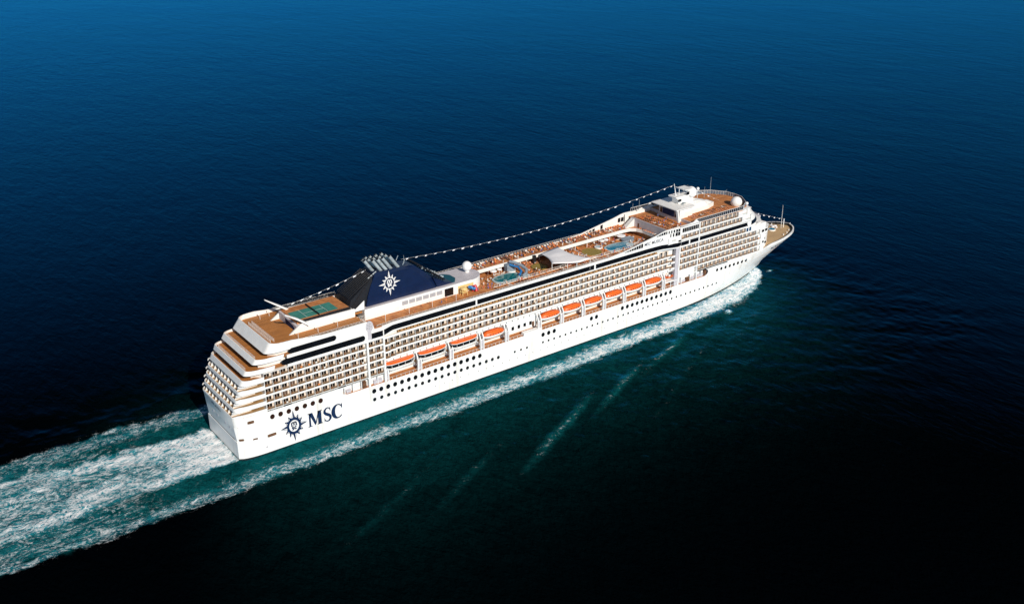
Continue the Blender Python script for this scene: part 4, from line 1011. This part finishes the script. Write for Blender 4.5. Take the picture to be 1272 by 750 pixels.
def emblem(cx, cz, y, rL, rS, r0, rd, mk, mw, parent, xs=1.0, dark_disc=False):
    """compass-rose emblem: twelve faceted rays, ring, disc with the letters m over sc"""
    e_ = empty("emblem"); e_.parent = parent
    b = MB(); f = MB()
    for k in range(12):
        a = math.pi / 2 + k * math.pi / 6; R = rL if k % 3 == 0 else rS
        da = math.pi / 12 * .95
        tip = (cx + xs * R * math.cos(a), cz + R * math.sin(a)); p1 = (cx + xs * r0 * math.cos(a - da), cz + r0 * math.sin(a - da)); p2 = (cx + xs * r0 * math.cos(a + da), cz + r0 * math.sin(a + da))
        b.add([(p1[0], y, p1[1]), (tip[0], y, tip[1]), (p2[0], y, p2[1])], [(0, 1, 2)])
        mid = (cx + xs * r0 * math.cos(a), cz + r0 * math.sin(a))
        def mixp(p, q_, t): return (lerp(p[0], q_[0], t), lerp(p[1], q_[1], t))
        i1, i2, i3 = mixp(mid, p2, .25), mixp(mid, p2, .72), mixp(mid, tip, .62)
        f.add([(i1[0], y - .01, i1[1]), (i3[0], y - .01, i3[1]), (i2[0], y - .01, i2[1])], [(0, 1, 2)])
    b.add([(cx + xs * (r0 + .06) * math.cos(2 * math.pi * i / 36), y - .005, cz + (r0 + .06) * math.sin(2 * math.pi * i / 36)) for i in range(36)], [tuple(range(36))])
    b.build("emblem_star", mk, e_); f.build("emblem_facet", mw, e_)
    if dark_disc:
        d_ = MB(); d_.add([(cx + xs * rd * 1.08 * math.cos(2 * math.pi * i / 36), y - .015, cz + rd * 1.08 * math.sin(2 * math.pi * i / 36)) for i in range(36)], [tuple(range(36))]); d_.build("emblem_disc", mw, e_)
    else:
        d_ = MB(); d_.add([(cx + xs * rd * math.cos(2 * math.pi * i / 36), y - .015, cz + rd * math.sin(2 * math.pi * i / 36)) for i in range(36)], [tuple(range(36))]); d_.build("emblem_disc", mw, e_)
    l = MB(); yy = y - .02; u = rd / 2.3; sw = .52 * u
    def S(pts, wd=None): stroke(l, [(cx + xs * u * a, cz + u * c) for a, c in pts], [(wd or sw)] * len(pts), yy)
    for x in (-1.05, 0, 1.05): S([(x, .15), (x, 1.45)])
    for x in (-.52, .52): S([(x - .53 + .0, 1.1), (x - .3, 1.42), (x, 1.5), (x + .3, 1.42), (x + .53, 1.1)])
    S([(-1.5, .1), (-.6, .1)], sw * .5); S([(.6, .1), (1.6, .1)], sw * .5)
    S([(-.15, -.45), (-.5, -.3), (-.95, -.45), (-.9, -.75), (-.45, -.9), (-.2, -1.2), (-.5, -1.5), (-1.0, -1.35)])
    S([(1.1, -.55), (.7, -.32), (.3, -.6), (.25, -1.0), (.6, -1.35), (1.1, -1.2)])
    l.build("emblem_letters", mk, e_)
emblem(22.1, 7.75, YL, 6.5, 5.0, 3.45, 2.35, "navy2", "white", ship, .82)
fe = emblem(71.4, 48.2, 0, 5.1, 3.7, 2.3, 1.95, "white", "navy", fun, .95, True)
# lay the funnel emblem on the sloping casing side
for o in [x for x in fun.children if x.name.startswith("emblem")]:
    o.matrix_local = Matrix.Translation((0, -4.72, 48.2)) @ Matrix.Rotation(math.atan((5.0 - 4.1) / 12.5) * -1, 4, 'X') @ Matrix.Translation((0, 0, -48.2))
def text_mesh(body, size, name, m, mtx, parent):
    cu = bpy.data.curves.new("txt", 'FONT'); cu.body = body; cu.size = size; cu.extrude = 0.0; cu.offset = .012
    o = bpy.data.objects.new("txt", cu); COL.objects.link(o); dg = bpy.context.evaluated_depsgraph_get()
    me = bpy.data.meshes.new_from_object(o.evaluated_get(dg)); bpy.data.objects.remove(o); bpy.data.curves.remove(cu)
    me.transform(mtx); me.materials.clear(); me.materials.append(M[m]); return link(name, me, parent)
RX = Matrix.Rotation(math.pi / 2, 4, 'X')
text_mesh("MSC MUSICA", 2.05, "ship_name", "navy2", Matrix.Translation((197.4, -14.945, 37.55)) @ RX, ship)
bn = text_mesh("MSC MUSICA", 1.7, "ship_name", "navy2", Matrix.Identity(4), ship)
for v in bn.data.vertices:
    x_, z_ = 288.2 + v.co.x, 14.9 + v.co.y; v.co = (x_, -hb(x_, z_) - .12, z_)
text_mesh("MSC MUSICA", 1.5, "ship_name", "navy2", Matrix.Translation((.32, 6.2, 14.9)) @ Matrix.Rotation(-math.pi / 2, 4, 'Z') @ Matrix.Rotation(.102, 4, 'X') @ RX, ship)

# ------------------------------------------------------------------ deck lamps, people, loungers
def lamp(x, y, z, h=2.6):
    o = MB(); o.tube([(0, 0, 0), (0, 0, h)], .08, 6, 0); o.ball((0, 0, h + .15), .26, 1, 10, 6)
    return o
lm = lamp(0, 0, 0).mesh("deck_lamp", ["white", "dome"])
for x, y, z in ((28.5, -12.2, 39.7), (36.5, -12.0, 39.7), (44.5, -12.0, 39.7), (64.5, -12.3, 36.75), (75.5, -11.6, 36.75), (86, -11.8, 36.75), (97, -12.2, 36.75), (28.5, 12.2, 39.7), (36.5, 12.4, 39.7), (44.5, 12.4, 39.7), (52, 12.4, 39.7), (24.5, 11.5, 39.7)):
    o = link("deck_lamp", lm, ship); o.location = (x, y, z)
def lounger_mesh(m):
    b = MB()
    b.box(-.95, .5, -.3, .3, .3, .38, 0); b.extr([(.5, .3), (.5, .38), (1.05, .82), (1.1, .76)], 'y', -.3, .3, 0)
    for x in (-.85, .4): 
        for y in (-.27, .23): b.box(x, x + .05, y, y + .05, 0, .3, 1)
    return b.mesh("sun_lounger", [m, "white"])
M["darkc"] = mat("dark_cushion", (.10, .04, .02), .8)
lms = [lounger_mesh(m) for m in ("tan", "brown", "pinkc", "orangec", "orangec", "darkc", "whitec")]
def lounger(x, y, z, rz, label, group):
    o = link("sun_lounger", random.choice(lms), None, label=label, category="sun lounger", group=group)
    o.scale = (1.12, 1.25, 1.1); o.location = (x, y, z); o.rotation_euler = (0, 0, rz)
def person_mesh(pose, shirt):
    """one skinned body; clothes by height"""
    if pose == 'stand':
        V = [(0, 0, .95), (0, 0, 1.2), (0, 0, 1.45), (0, 0, 1.56), (0, 0, 1.68), (-.19, 0, 1.42), (-.26, .03, 1.15), (-.24, .12, .92), (.19, 0, 1.42), (.26, .03, 1.15), (.24, .1, .92), (-.1, 0, .88), (-.11, .02, .48), (-.11, 0, .06), (-.11, .15, .03), (.1, 0, .88), (.11, .05, .48), (.11, .02, .06), (.11, .17, .03)]
    else:
        V = [(0, 0, .5), (0, .25, .55), (0, .5, .62), (0, .62, .68), (0, .75, .76), (-.2, .46, .6), (-.3, .2, .52), (-.28, 0, .5), (.2, .46, .6), (.3, .2, .52), (.28, 0, .5), (-.1, -.06, .48), (-.12, -.48, .56), (-.12, -.88, .46), (-.12, -.92, .58), (.1, -.06, .48), (.12, -.5, .48), (.12, -.9, .45), (.12, -.93, .57)]
    E = [(0, 1), (1, 2), (2, 3), (3, 4), (2, 5), (5, 6), (6, 7), (2, 8), (8, 9), (9, 10), (0, 11), (11, 12), (12, 13), (13, 14), (0, 15), (15, 16), (16, 17), (17, 18)]
    R = [.16, .15, .17, .06, .12, .07, .05, .04, .07, .05, .04, .1, .07, .05, .04, .1, .07, .05, .04]
    me = bpy.data.meshes.new("person"); me.from_pydata(V, E, []); o = bpy.data.objects.new("tmp", me); COL.objects.link(o)
    sk = o.modifiers.new("skin", 'SKIN')
    for i, r in enumerate(R): me.skin_vertices[0].data[i].radius = (r, r * .8)
    me.skin_vertices[0].data[0].use_root = True
    su = o.modifiers.new("sub", 'SUBSURF'); su.levels = 1; su.render_levels = 1
    dg = bpy.context.evaluated_depsgraph_get(); r_ = bpy.data.meshes.new_from_object(o.evaluated_get(dg)); bpy.data.objects.remove(o)
    r_.name = "person"; r_.materials.clear(); r_.materials.append(M["skin"]); r_.materials.append(M[shirt]); r_.materials.append(M["brown"])
    for p in r_.polygons:
        c = p.center
        if pose == 'stand': p.material_index = 2 if c.z > 1.72 else (1 if .55 < c.z < 1.5 and abs(c.x) < .27 else 0)
        else: p.material_index = 2 if c.y > .82 else (1 if -.3 < c.y < .45 and abs(c.x) < .22 else 0)
    return r_
M["shirt_red"] = mat("red_shirt", (.5, .06, .04), .8); M["shirt_blue"] = mat("blue_shirt", (.05, .12, .35), .8); M["shirt_white"] = mat("white_shirt", (.75, .74, .7), .8); M["shirt_orange"] = mat("orange_shirt", (.6, .2, .05), .8)
pst = [(person_mesh('stand', s), t) for s, t in (("shirt_red", "red"), ("shirt_blue", "blue"), ("shirt_white", "white"), ("shirt_orange", "orange"))]
ply = [(person_mesh('lie', s), t) for s, t in (("shirt_red", "red"), ("shirt_blue", "blue"), ("shirt_white", "white"))]
def person(x, y, z, where, pose='stand', rz=None):
    me, t = random.choice(pst if pose == 'stand' else ply)
    o = link("person", me, None, label=("tiny standing person in a %s top %s" if pose == 'stand' else "tiny sunbather in %s swimwear lying %s") % (t, where), category="person", group="%s %s" % ("standing people in %s tops" % t if pose == 'stand' else "sunbathers in %s" % t, where))
    o.location = (x, y, z); o.rotation_euler = (0, 0, random.uniform(0, 6.28) if rz is None else rz)
def free_pool(x, y):
    for cx, cy, rx, ry in ((131.5, 0, 7.8, 4.8), (194.5, -.8, 7.8, 4.8), (150.6, 1.8, 4.2, 4.0), (180.6, 1.6, 5.6, 5.6), (138.5, 0, 4.5, 7), (159, 0, 7.5, 8), (204, 3, 4, 3.2), (167, 2.7, 2.6, 2.2)):
        if ((x - cx) / rx) ** 2 + ((y - cy) / ry) ** 2 < 1: return False
    return True
# loungers in rows
L1 = "wooden sun lounger in the rows on the port gallery above the pools"
for i in range(58):
    x = 119.5 + i * 1.55
    if random.random() < .93: lounger(x, 12.6 + random.uniform(-.2, .2), 36.75, math.pi / 2 + random.uniform(-.15, .15), L1, "loungers on the port gallery")
    if random.random() < .4: lounger(x, 10.2 + random.uniform(-.2, .2), 36.75, math.pi / 2 + random.uniform(-.2, .2), L1, "loungers on the port gallery")
L2 = "wooden sun lounger in the rows along the starboard gallery rail"
for i in range(52):
    x = 121.5 + i * 1.7
    if random.random() < .85: lounger(x, -12.9 + random.uniform(-.2, .2), 36.75, -math.pi / 2 + random.uniform(-.15, .15), L2, "loungers on the starboard gallery")
L3 = "wooden sun lounger crowded on the lower deck round the two pools"
k = 0; spots = []
while k < 95:
    x, y = random.uniform(117, 210), random.uniform(-3, 12.6)
    if free_pool(x, y) and all((x - a) ** 2 + (y - b_) ** 2 > 1.3 for a, b_ in spots): spots.append((x, y)); lounger(x, y, 33.6, random.choice((math.pi / 2, 0, -.4)) + random.uniform(-.2, .2), L3, "loungers round the pools"); k += 1
L4 = "wooden sun lounger on the upper terrace facing the video screen"
for i in range(14):
    for j in range(3): lounger(216.5 + j * 2.5 + .3 * (i % 2), -12.5 + i * 1.6, 40.5, math.pi + random.uniform(-.2, .2), L4, "loungers before the screen")
L5 = "wooden sun lounger on the forward deck inside the tinted windscreen"
for i in range(17):
    for j in range(2): lounger(233.5 + i * 1.55, -7.2 - j * 2.4 + random.uniform(-.25, .25), 41.9, -math.pi / 2 + random.uniform(-.2, .2), L5, "loungers inside the windscreen")
L6 = "wooden sun lounger on the gallery below the terrace wall"
for i in range(11): lounger(213.0, -11.5 + i * 1.6, 36.75, math.pi + random.uniform(-.2, .2), L6, "loungers below the terrace wall")
# people
for _ in range(105):
    x, y = random.uniform(117, 210), random.uniform(-3.5, 12.5)
    if free_pool(x, y): person(x, y, 33.6, "on the lower pool deck")
for _ in range(60): person(random.uniform(118, 208), random.uniform(8.2, 11.4), 36.75, "on the port gallery")
for _ in range(40): person(random.uniform(118, 205), random.uniform(-12.0, -11.0), 36.75, "on the starboard gallery")
for i in range(34): person(120 + i * 2.6, 12.5, 36.78, "on a port gallery lounger", 'lie', math.pi)
for _ in range(14): person(random.uniform(215.5, 225.5), random.uniform(-13, 11), 40.5, "on the upper terrace before the screen")
for _ in range(10): person(random.uniform(112, 116), random.uniform(-12.5, -4), 36.75, "by the round white house near the slides")
for _ in range(6): person(random.uniform(66, 100), random.uniform(-13.2, -9), 36.75, "on the promenade beside the funnel house")

# cafe tables with their seats, one thing each
def cafe_mesh():
    b = MB(); b.tube([(0, 0, 0), (0, 0, .7)], .06, 6, 0); b.prism([(.5 * math.cos(2 * math.pi * i / 12), .5 * math.sin(2 * math.pi * i / 12)) for i in range(12)], .7, .76, 0); return b.mesh("cafe_table", ["white"])
def chair_mesh():
    b = MB(); b.box(-.25, .25, -.25, .25, .38, .46); b.box(-.25, -.18, -.25, .25, .46, .9)
    for x in (-.22, .18):
        for y in (-.22, .18): b.box(x, x + .05, y, y + .05, 0, .38)
    return b.mesh("deck_chair", ["brown"])
cfm, chm = cafe_mesh(), chair_mesh(); n_ = 0
while n_ < 26:
    x, y = random.uniform(118, 212), random.uniform(-2.5, 6.5)
    if not free_pool(x, y): continue
    n_ += 1; o = link("cafe_table", cfm, None, label="small round white table between the loungers on the lower pool deck", category="table", group="round tables on the pool deck"); o.location = (x, y, 33.6)
    for k in range(3):
        a = random.uniform(0, 6.28); c = link("deck_chair", chm, None, label="brown deck chair drawn up to a small round table on the pool deck", category="chair", group="chairs at the round tables"); c.location = (x + .85 * math.cos(a), y + .85 * math.sin(a), 33.6); c.rotation_euler = (0, 0, a + math.pi)

# ------------------------------------------------------------------ pennant lines (dressing lines strung over the ship)
def pennants(A, B, n, label, sag=.8):
    root = empty("pennant_line", A, label=label, category="pennant line", group=None) if False else empty("pennant_line", A, label=label, category="pennant line")
    A, B = Vector(A), Vector(B); D = B - A
    def at(t): return D * t - Vector((0, 0, sag * 4 * t * (1 - t)))
    b = MB(); b.tube([at(i / 24) for i in range(25)], .025, 4); b.build("rope", "white", root)
    for i in range(n):
        t = (i + .5) / n; p = at(t); d_ = D.normalized(); b = MB(); wl_ = random.uniform(1.0, 1.5); h = random.uniform(.38, .6)
        s_ = Vector((0, random.uniform(.1, .4), 0))
        b.add([p, p + d_ * wl_, p + d_ * wl_ * .9 + s_ - Vector((0, 0, h)), p + s_ * .6 - Vector((0, 0, h * 1.15)), p + d_ * wl_ * .5 + s_ * 1.2 - Vector((0, 0, h * .5))], [(0, 1, 4), (1, 2, 4), (2, 3, 4), (3, 0, 4)])
        b.build("pennant", "tent", root)
pennants((79.8, 0, 54.6), (229.6, 0, 56.6), 34, "long string of white pennants from funnel top to radar mast", 3.6)
pennants((31.5, 2, 47.2), (64.0, 0, 54.0), 9, "short string of white pennants between court and funnel exhausts", .6)
pennants((240.5, 2, 54.0), (312.6, 0, 22.6), 17, "string of white pennants from radar mast down to bow flagstaff", 2.2)

# ------------------------------------------------------------------ sea
def axis(lo, hi, step, far, grow):
    a = list(np.arange(lo, hi + 1e-6, step)); s = step; x = hi
    while x < far: s *= grow; x += s; a.append(x)
    s = step; x = lo
    while x > -far: s *= grow; x -= s; a.insert(0, x)
    return np.array(a)
X = axis(-125, 315, 1.0, 14000, 1.22); Y = axis(-110, 50, 0.8, 14000, 1.2)
GX, GY = np.meshgrid(X, Y, indexing='ij')
rng = np.random.RandomState(3)
def waves(n, lmin, lmax, amp, seed, dirc=None, spread=3.14):
    r = np.random.RandomState(seed); z = np.zeros_like(GX)
    for _ in range(n):
        L = lmin * (lmax / lmin) ** r.rand(); a = (dirc if dirc is not None else 0) + (r.rand() - .5) * 2 * spread
        k = 2 * math.pi / L; z += amp * (L / lmax) ** .8 / math.sqrt(n) * np.sin(k * (GX * math.cos(a) + GY * math.sin(a)) + r.rand() * 6.28)
    return z
def sstep(a, b, x): t = np.clip((x - a) / (b - a), 0, 1); return t * t * (3 - 2 * t)
nA = waves(40, 3, 40, 1.0, 5); nB = waves(40, 6, 60, 1.0, 6); nC = waves(30, 2.5, 9, 1.0, 8)
foam = np.zeros_like(GX); aer = np.zeros_like(GX); hgt = np.zeros_like(GX)
edge = 2.2 * nB + 1.2 * nC
# stern wake
aft_ = sstep(4, -1, GX)
halfp = 17 + (-GX) * .11; halfs = 14.5 + (-GX) * .045
inside = sstep(0, 5, halfp + edge * .8 - GY) * sstep(0, 4, GY + halfs + edge * .6)
strk = .5 + .5 * np.clip(waves(60, 4, 26, 1.8, 21, math.pi / 2, .75), -1, 1)
wake = aft_ * inside * np.clip(1.06 + GX * .0022 - .34 * strk, .34, 1)
core = np.exp(-((GY - 2 + .03 * GX) / 4.5) ** 2) * sstep(-14, -34, GX)
wake *= 1 - .30 * core
near_t = np.exp(-(GX / 14) ** 2) * aft_
wake = np.clip(wake * .90 + .42 * near_t * inside, 0, 1.15)
foam = np.maximum(foam, wake)
# aerated margins of the wake
mp_ = aft_ * sstep(0, 4, 34.5 + edge - GY) * sstep(-2, 3, GY); ms_ = aft_ * sstep(0, 3, GY + 31 + edge) * sstep(0, -3, GY)
aer = np.maximum(aer, .85 * np.maximum(mp_, ms_))
for yy, wd, am in ((33.0, 2.4, .46), (-29.0, 2.4, .54)):
    foam = np.maximum(foam, aft_ * am * np.exp(-((GY - yy - edge * .7) / wd) ** 2))
foam = np.maximum(foam, .38 * aft_ * np.maximum(mp_, ms_) * sstep(-5, -60, GX))
# breaking bow wave along the starboard side (and its twin to port)
xs_ = np.array([-20, 6, 26, 53, 98, 140, 161, 199, 216, 236, 250, 262, 274, 284, 291, 294]); ym = np.array([29, 28, 28.5, 28, 28, 27.5, 26, 25.5, 24.5, 22.5, 20.5, 17.5, 13.5, 8.5, 4.5, 2.0]); wm = np.array([4.4, 4.6, 4.4, 4.4, 4.6, 4.8, 5.0, 5.4, 5.4, 6.6, 7.8, 7.6, 6.6, 4.6, 2.8, .6]); im = np.array([.44, .50, .56, .60, .66, .73, .82, .92, .98, 1.04, 1.08, 1.1, 1.12, 1.15, 1.1, 0])
YM_ = np.interp(GX, xs_, ym); WM = np.interp(GX, xs_, wm); IM = np.interp(GX, xs_, im) * (GX < 294) * (GX > -60)
for s in (-1, 1):
    dd = (s * GY - YM_ + .40 * edge) / WM
    f_ = IM * np.where(dd > 0, np.exp(-dd ** 4 * 1.2), np.exp(-np.abs(dd) ** 2.2 * .8))
    foam = np.maximum(foam, f_)
    hgt += .9 * np.exp(-dd ** 2) * sstep(120, 285, GX) * (GX < 294) * IM
    aer = np.maximum(aer, .95 * sstep(3.5, -2, s * GY - YM_ - WM * .6 - .6 * edge) * sstep(294, 284, GX) * sstep(-20, 10, GX) * (s * GY > 3))
# dissolved milky halo on the starboard side
dist = np.clip(-GY - 22, 0, None)
halo = np.exp(-(dist / 46) ** 1.5) * sstep(330, 230, GX + dist * .4) * sstep(-25, 75, GX + dist * .5) * (GY < 0)
haloP = np.exp(-np.clip(GY - 22, 0, None) / 18) * sstep(300, 230, GX) * sstep(-60, 20, GX) * (GY > 0)
aer = np.maximum(aer, np.maximum(.46 * halo, .22 * haloP))
# diverging crests
for (x0, y0, x1, y1, am) in ((244, -29, 205, -36.5, .5), (205, -36.5, 168, -51, 1.0), (170, -45, 128, -64, 1.0), (136, -52, 84, -78, 1.0), (84, -60, 40, -82, .4), (60, -55, 10, -80, .3), (215, -44, 150, -78, .3), (250, -40, 215, -56, .3)):
    L = math.hypot(x1 - x0, y1 - y0); ux, uy = (x1 - x0) / L, (y1 - y0) / L
    t = ((GX - x0) * ux + (GY - y0) * uy) / L; n_ = -(GX - x0) * uy + (GY - y0) * ux + .22 * edge
    env = sstep(-.12, .3, t) * sstep(1.35, .6, t)
    hgt += am * .5 * env * np.exp(-(n_ / 2.4) ** 2); hgt -= am * .3 * env * np.exp(-((n_ - 5) / 3.2) ** 2)
    foam = np.maximum(foam, am * .25 * env * np.exp(-(n_ / 1.3) ** 2)); aer = np.maximum(aer, am * .85 * env * np.exp(-(n_ / 2.4) ** 2))
foam = np.maximum(foam, 1.0 * np.exp(-((GX - 238.5) / 2.0) ** 2 - ((GY + 32) / 1.6) ** 2)); hgt += 1.3 * np.exp(-((GX - 238.5) / 1.6) ** 2 - ((GY + 32) / 1.4) ** 2)
foam = np.maximum(foam, .8 * np.exp(-((GX - 296) / 2.4) ** 2 - ((GY + 9 + .0) / 1.0) ** 2))
fade = np.clip(1 - np.maximum(np.abs(GX - 95) - 225, np.abs(GY + 30) - 82) / 40, 0, 1)
hgt += (waves(60, 3.5, 26, .17, 11, math.radians(65), .9) + .07 * nC) * fade
hgt += foam * (.28 * nC + .10 * nA) * fade * .6
inner = (np.abs(GY) < 15.2) & (GX > 2) & (GX < 285); hgt = np.where(inner, np.minimum(hgt, 0) - .3, hgt)
nx, ny = len(X), len(Y)
co = np.stack([GX, GY, hgt], -1).reshape(-1, 3).astype(np.float32)
ii = (np.arange(nx - 1)[:, None] * ny + np.arange(ny - 1)[None, :]).reshape(-1)
quads = np.stack([ii, ii + ny, ii + ny + 1, ii + 1], -1).astype(np.int32)
me = bpy.data.meshes.new("sea"); me.vertices.add(len(co)); me.vertices.foreach_set("co", co.ravel())
me.loops.add(quads.size); me.loops.foreach_set("vertex_index", quads.ravel())
me.polygons.add(len(quads)); me.polygons.foreach_set("loop_start", np.arange(0, quads.size, 4, dtype=np.int32)); me.polygons.foreach_set("loop_total", np.full(len(quads), 4, dtype=np.int32))
me.update(calc_edges=True); me.polygons.foreach_set("use_smooth", np.ones(len(quads), dtype=bool))
for nm, arr in (("foam", foam), ("aeration", aer)):
    a = me.attributes.new(nm, 'FLOAT', 'POINT'); a.data.foreach_set("value", arr.reshape(-1).astype(np.float32))
sea = link("sea", me, None, kind="structure")
m = bpy.data.materials.new("sea_water"); m.use_nodes = True; t = m.node_tree; N = t.nodes.new; Lk = t.links.new
bs = t.nodes["Principled BSDF"]; out = t.nodes["Material Output"]
def attr(nm): a = N("ShaderNodeAttribute"); a.attribute_name = nm; return a.outputs["Fac"]
def math_(op, a, b_=None, c=None):
    n = N("ShaderNodeMath"); n.operation = op
    for i, v in enumerate((a, b_, c)):
        if v is None: continue
        if isinstance(v, (int, float)): n.inputs[i].default_value = v
        else: Lk(v, n.inputs[i])
    return n.outputs[0]
geo = N("ShaderNodeNewGeometry").outputs["Position"]
def noise(scale, detail=4, dist=0.0, stretch=(1, 1, 1), rot=0.0, rough=.55):
    mp = N("ShaderNodeMapping"); mp.inputs["Scale"].default_value = stretch; mp.inputs["Rotation"].default_value = (0, 0, rot); Lk(geo, mp.inputs[0])
    n = N("ShaderNodeTexNoise"); n.inputs["Scale"].default_value = scale; n.inputs["Detail"].default_value = detail; n.inputs["Distortion"].default_value = dist; n.inputs["Roughness"].default_value = rough
    Lk(mp.outputs[0], n.inputs["Vector"]); return n.outputs["Fac"]
# foam lace: streaky fractal noise compared with the foam density
n1 = noise(.17, 9, 2.6, (.58, 1, 1), 0, .72); n2 = noise(.8, 7, 1.6, (.85, 1, 1), 0, .75); n5 = noise(.26, 7, 2.8, (.7, 1, 1), 0, .62)
ridge = math_('SUBTRACT', .92, math_('MULTIPLY', math_('ABSOLUTE', math_('SUBTRACT', n5, .5)), 5.2))
pat = math_('ADD', math_('ADD', math_('MULTIPLY', n1, .52), math_('MULTIPLY', n2, .30)), math_('MULTIPLY', ridge, .18))
fac = math_('MULTIPLY', math_('SUBTRACT', math_('ADD', math_('MULTIPLY', attr("foam"), .60), math_('MULTIPLY', math_('SUBTRACT', pat, .5), 3.0)), 
    .35), 2.3)
fac = math_('MULTIPLY', fac, math_('MINIMUM', math_('MULTIPLY', attr("foam"), 5.0), 1.0))
fm = N("ShaderNodeClamp"); Lk(fac, fm.inputs[0]); ffac = fm.outputs[0]
# body colour of the water
cr = N("ShaderNodeMix"); cr.data_type = 'RGBA'
cr.inputs[6].default_value = (0.0003, 0.0009, 0.0016, 1); cr.inputs[7].default_value = (0.003, 0.082, 0.092, 1)
n3 = noise(.10, 6, .8, (.6, 1, 1)); n4 = noise(.42, 6, .9, (.8, .5, 1), .5, .65)  # fine streaks put ripple highlights into the teal water colour
av = math_('MULTIPLY', attr("aeration"), math_('ADD', math_('ADD', math_('MULTIPLY', n3, 1.2), math_('MULTIPLY', n4, 1.9)), -.62))
ac = N("ShaderNodeClamp"); Lk(av, ac.inputs[0]); Lk(ac.outputs[0], cr.inputs[0])
t.nodes.remove(bs)
body_ = N("ShaderNodeBsdfDiffuse"); c2 = N("ShaderNodeMix"); c2.data_type = 'RGBA'; Lk(cr.outputs[2], c2.inputs[6]); c2.inputs[7].default_value = (.026, .30, .39, 1)
bub = N("ShaderNodeClamp"); Lk(math_('MULTIPLY', math_('SUBTRACT', math_('ADD', attr("foam"), math_('MULTIPLY', n1, .7)), .58), 1.5), bub.inputs[0]); Lk(bub.outputs[0], c2.inputs[0])
Lk(c2.outputs[2], body_.inputs["Color"])
glo = N("ShaderNodeBsdfGlossy"); glo.inputs["Color"].default_value = (.03, .50, 1.0, 1); glo.inputs["Roughness"].default_value = .22
frs = N("ShaderNodeFresnel"); frs.inputs["IOR"].default_value = 1.30
wmx = N("ShaderNodeMixShader"); Lk(math_('MULTIPLY', math_('MAXIMUM', math_('SUBTRACT', frs.outputs[0], .062), 0.0), 1.75), wmx.inputs[0]); Lk(body_.outputs[0], wmx.inputs[1]); Lk(glo.outputs[0], wmx.inputs[2])
def wave_bump(terms, strength, distance):
    acc = None
    for sc_, de, st_, ro_, am_ in terms:
        v = math_('MULTIPLY', noise(sc_, de, .3, st_, ro_), am_); acc = v if acc is None else math_('ADD', acc, v)
    q = N("ShaderNodeBump"); q.inputs["Strength"].default_value = strength; q.inputs["Distance"].default_value = distance; Lk(acc, q.inputs["Height"]); return q.outputs[0]
bA = wave_bump([(.010, 3, (1, .6, 1), .9, 2.0), (.09, 4, (1, .40, 1), .5, .75), (.30, 4, (1, .45, 1), .35, .42), (1.1, 3, (1, .6, 1), .7, .12)], .55, 1.5)
bF = wave_bump([(.012, 3, (1, .6, 1), .9, 1.6), (.09, 3, (1, .40, 1), .5, .6), (.30, 3, (1, .45, 1), .35, .40)], .32, 1.2)
Lk(bA, glo.inputs["Normal"]); bB = wave_bump([(.05, 3, (1, .4, 1), .5, .8), (.22, 4, (1, .42, 1), .4, .75), (.7, 4, (1, .5, 1), .55, .42), (1.8, 2, (1, .6, 1), .2, .16)], 1.0, 2.6)
Lk(bB, body_.inputs["Normal"]); Lk(bF, frs.inputs["Normal"])
fo_ = N("ShaderNodeBsdfDiffuse"); fo_.inputs["Color"].default_value = (.88, .90, .92, 1)
bp2 = N("ShaderNodeBump"); bp2.inputs["Strength"].default_value = .9; bp2.inputs["Distance"].default_value = .8; Lk(pat, bp2.inputs["Height"]); Lk(bp2.outputs[0], fo_.inputs["Normal"])
mx = N("ShaderNodeMixShader"); Lk(ffac, mx.inputs[0]); Lk(wmx.outputs[0], mx.inputs[1]); Lk(fo_.outputs[0], mx.inputs[2]); Lk(mx.outputs[0], out.inputs[0])
me.materials.append(m)
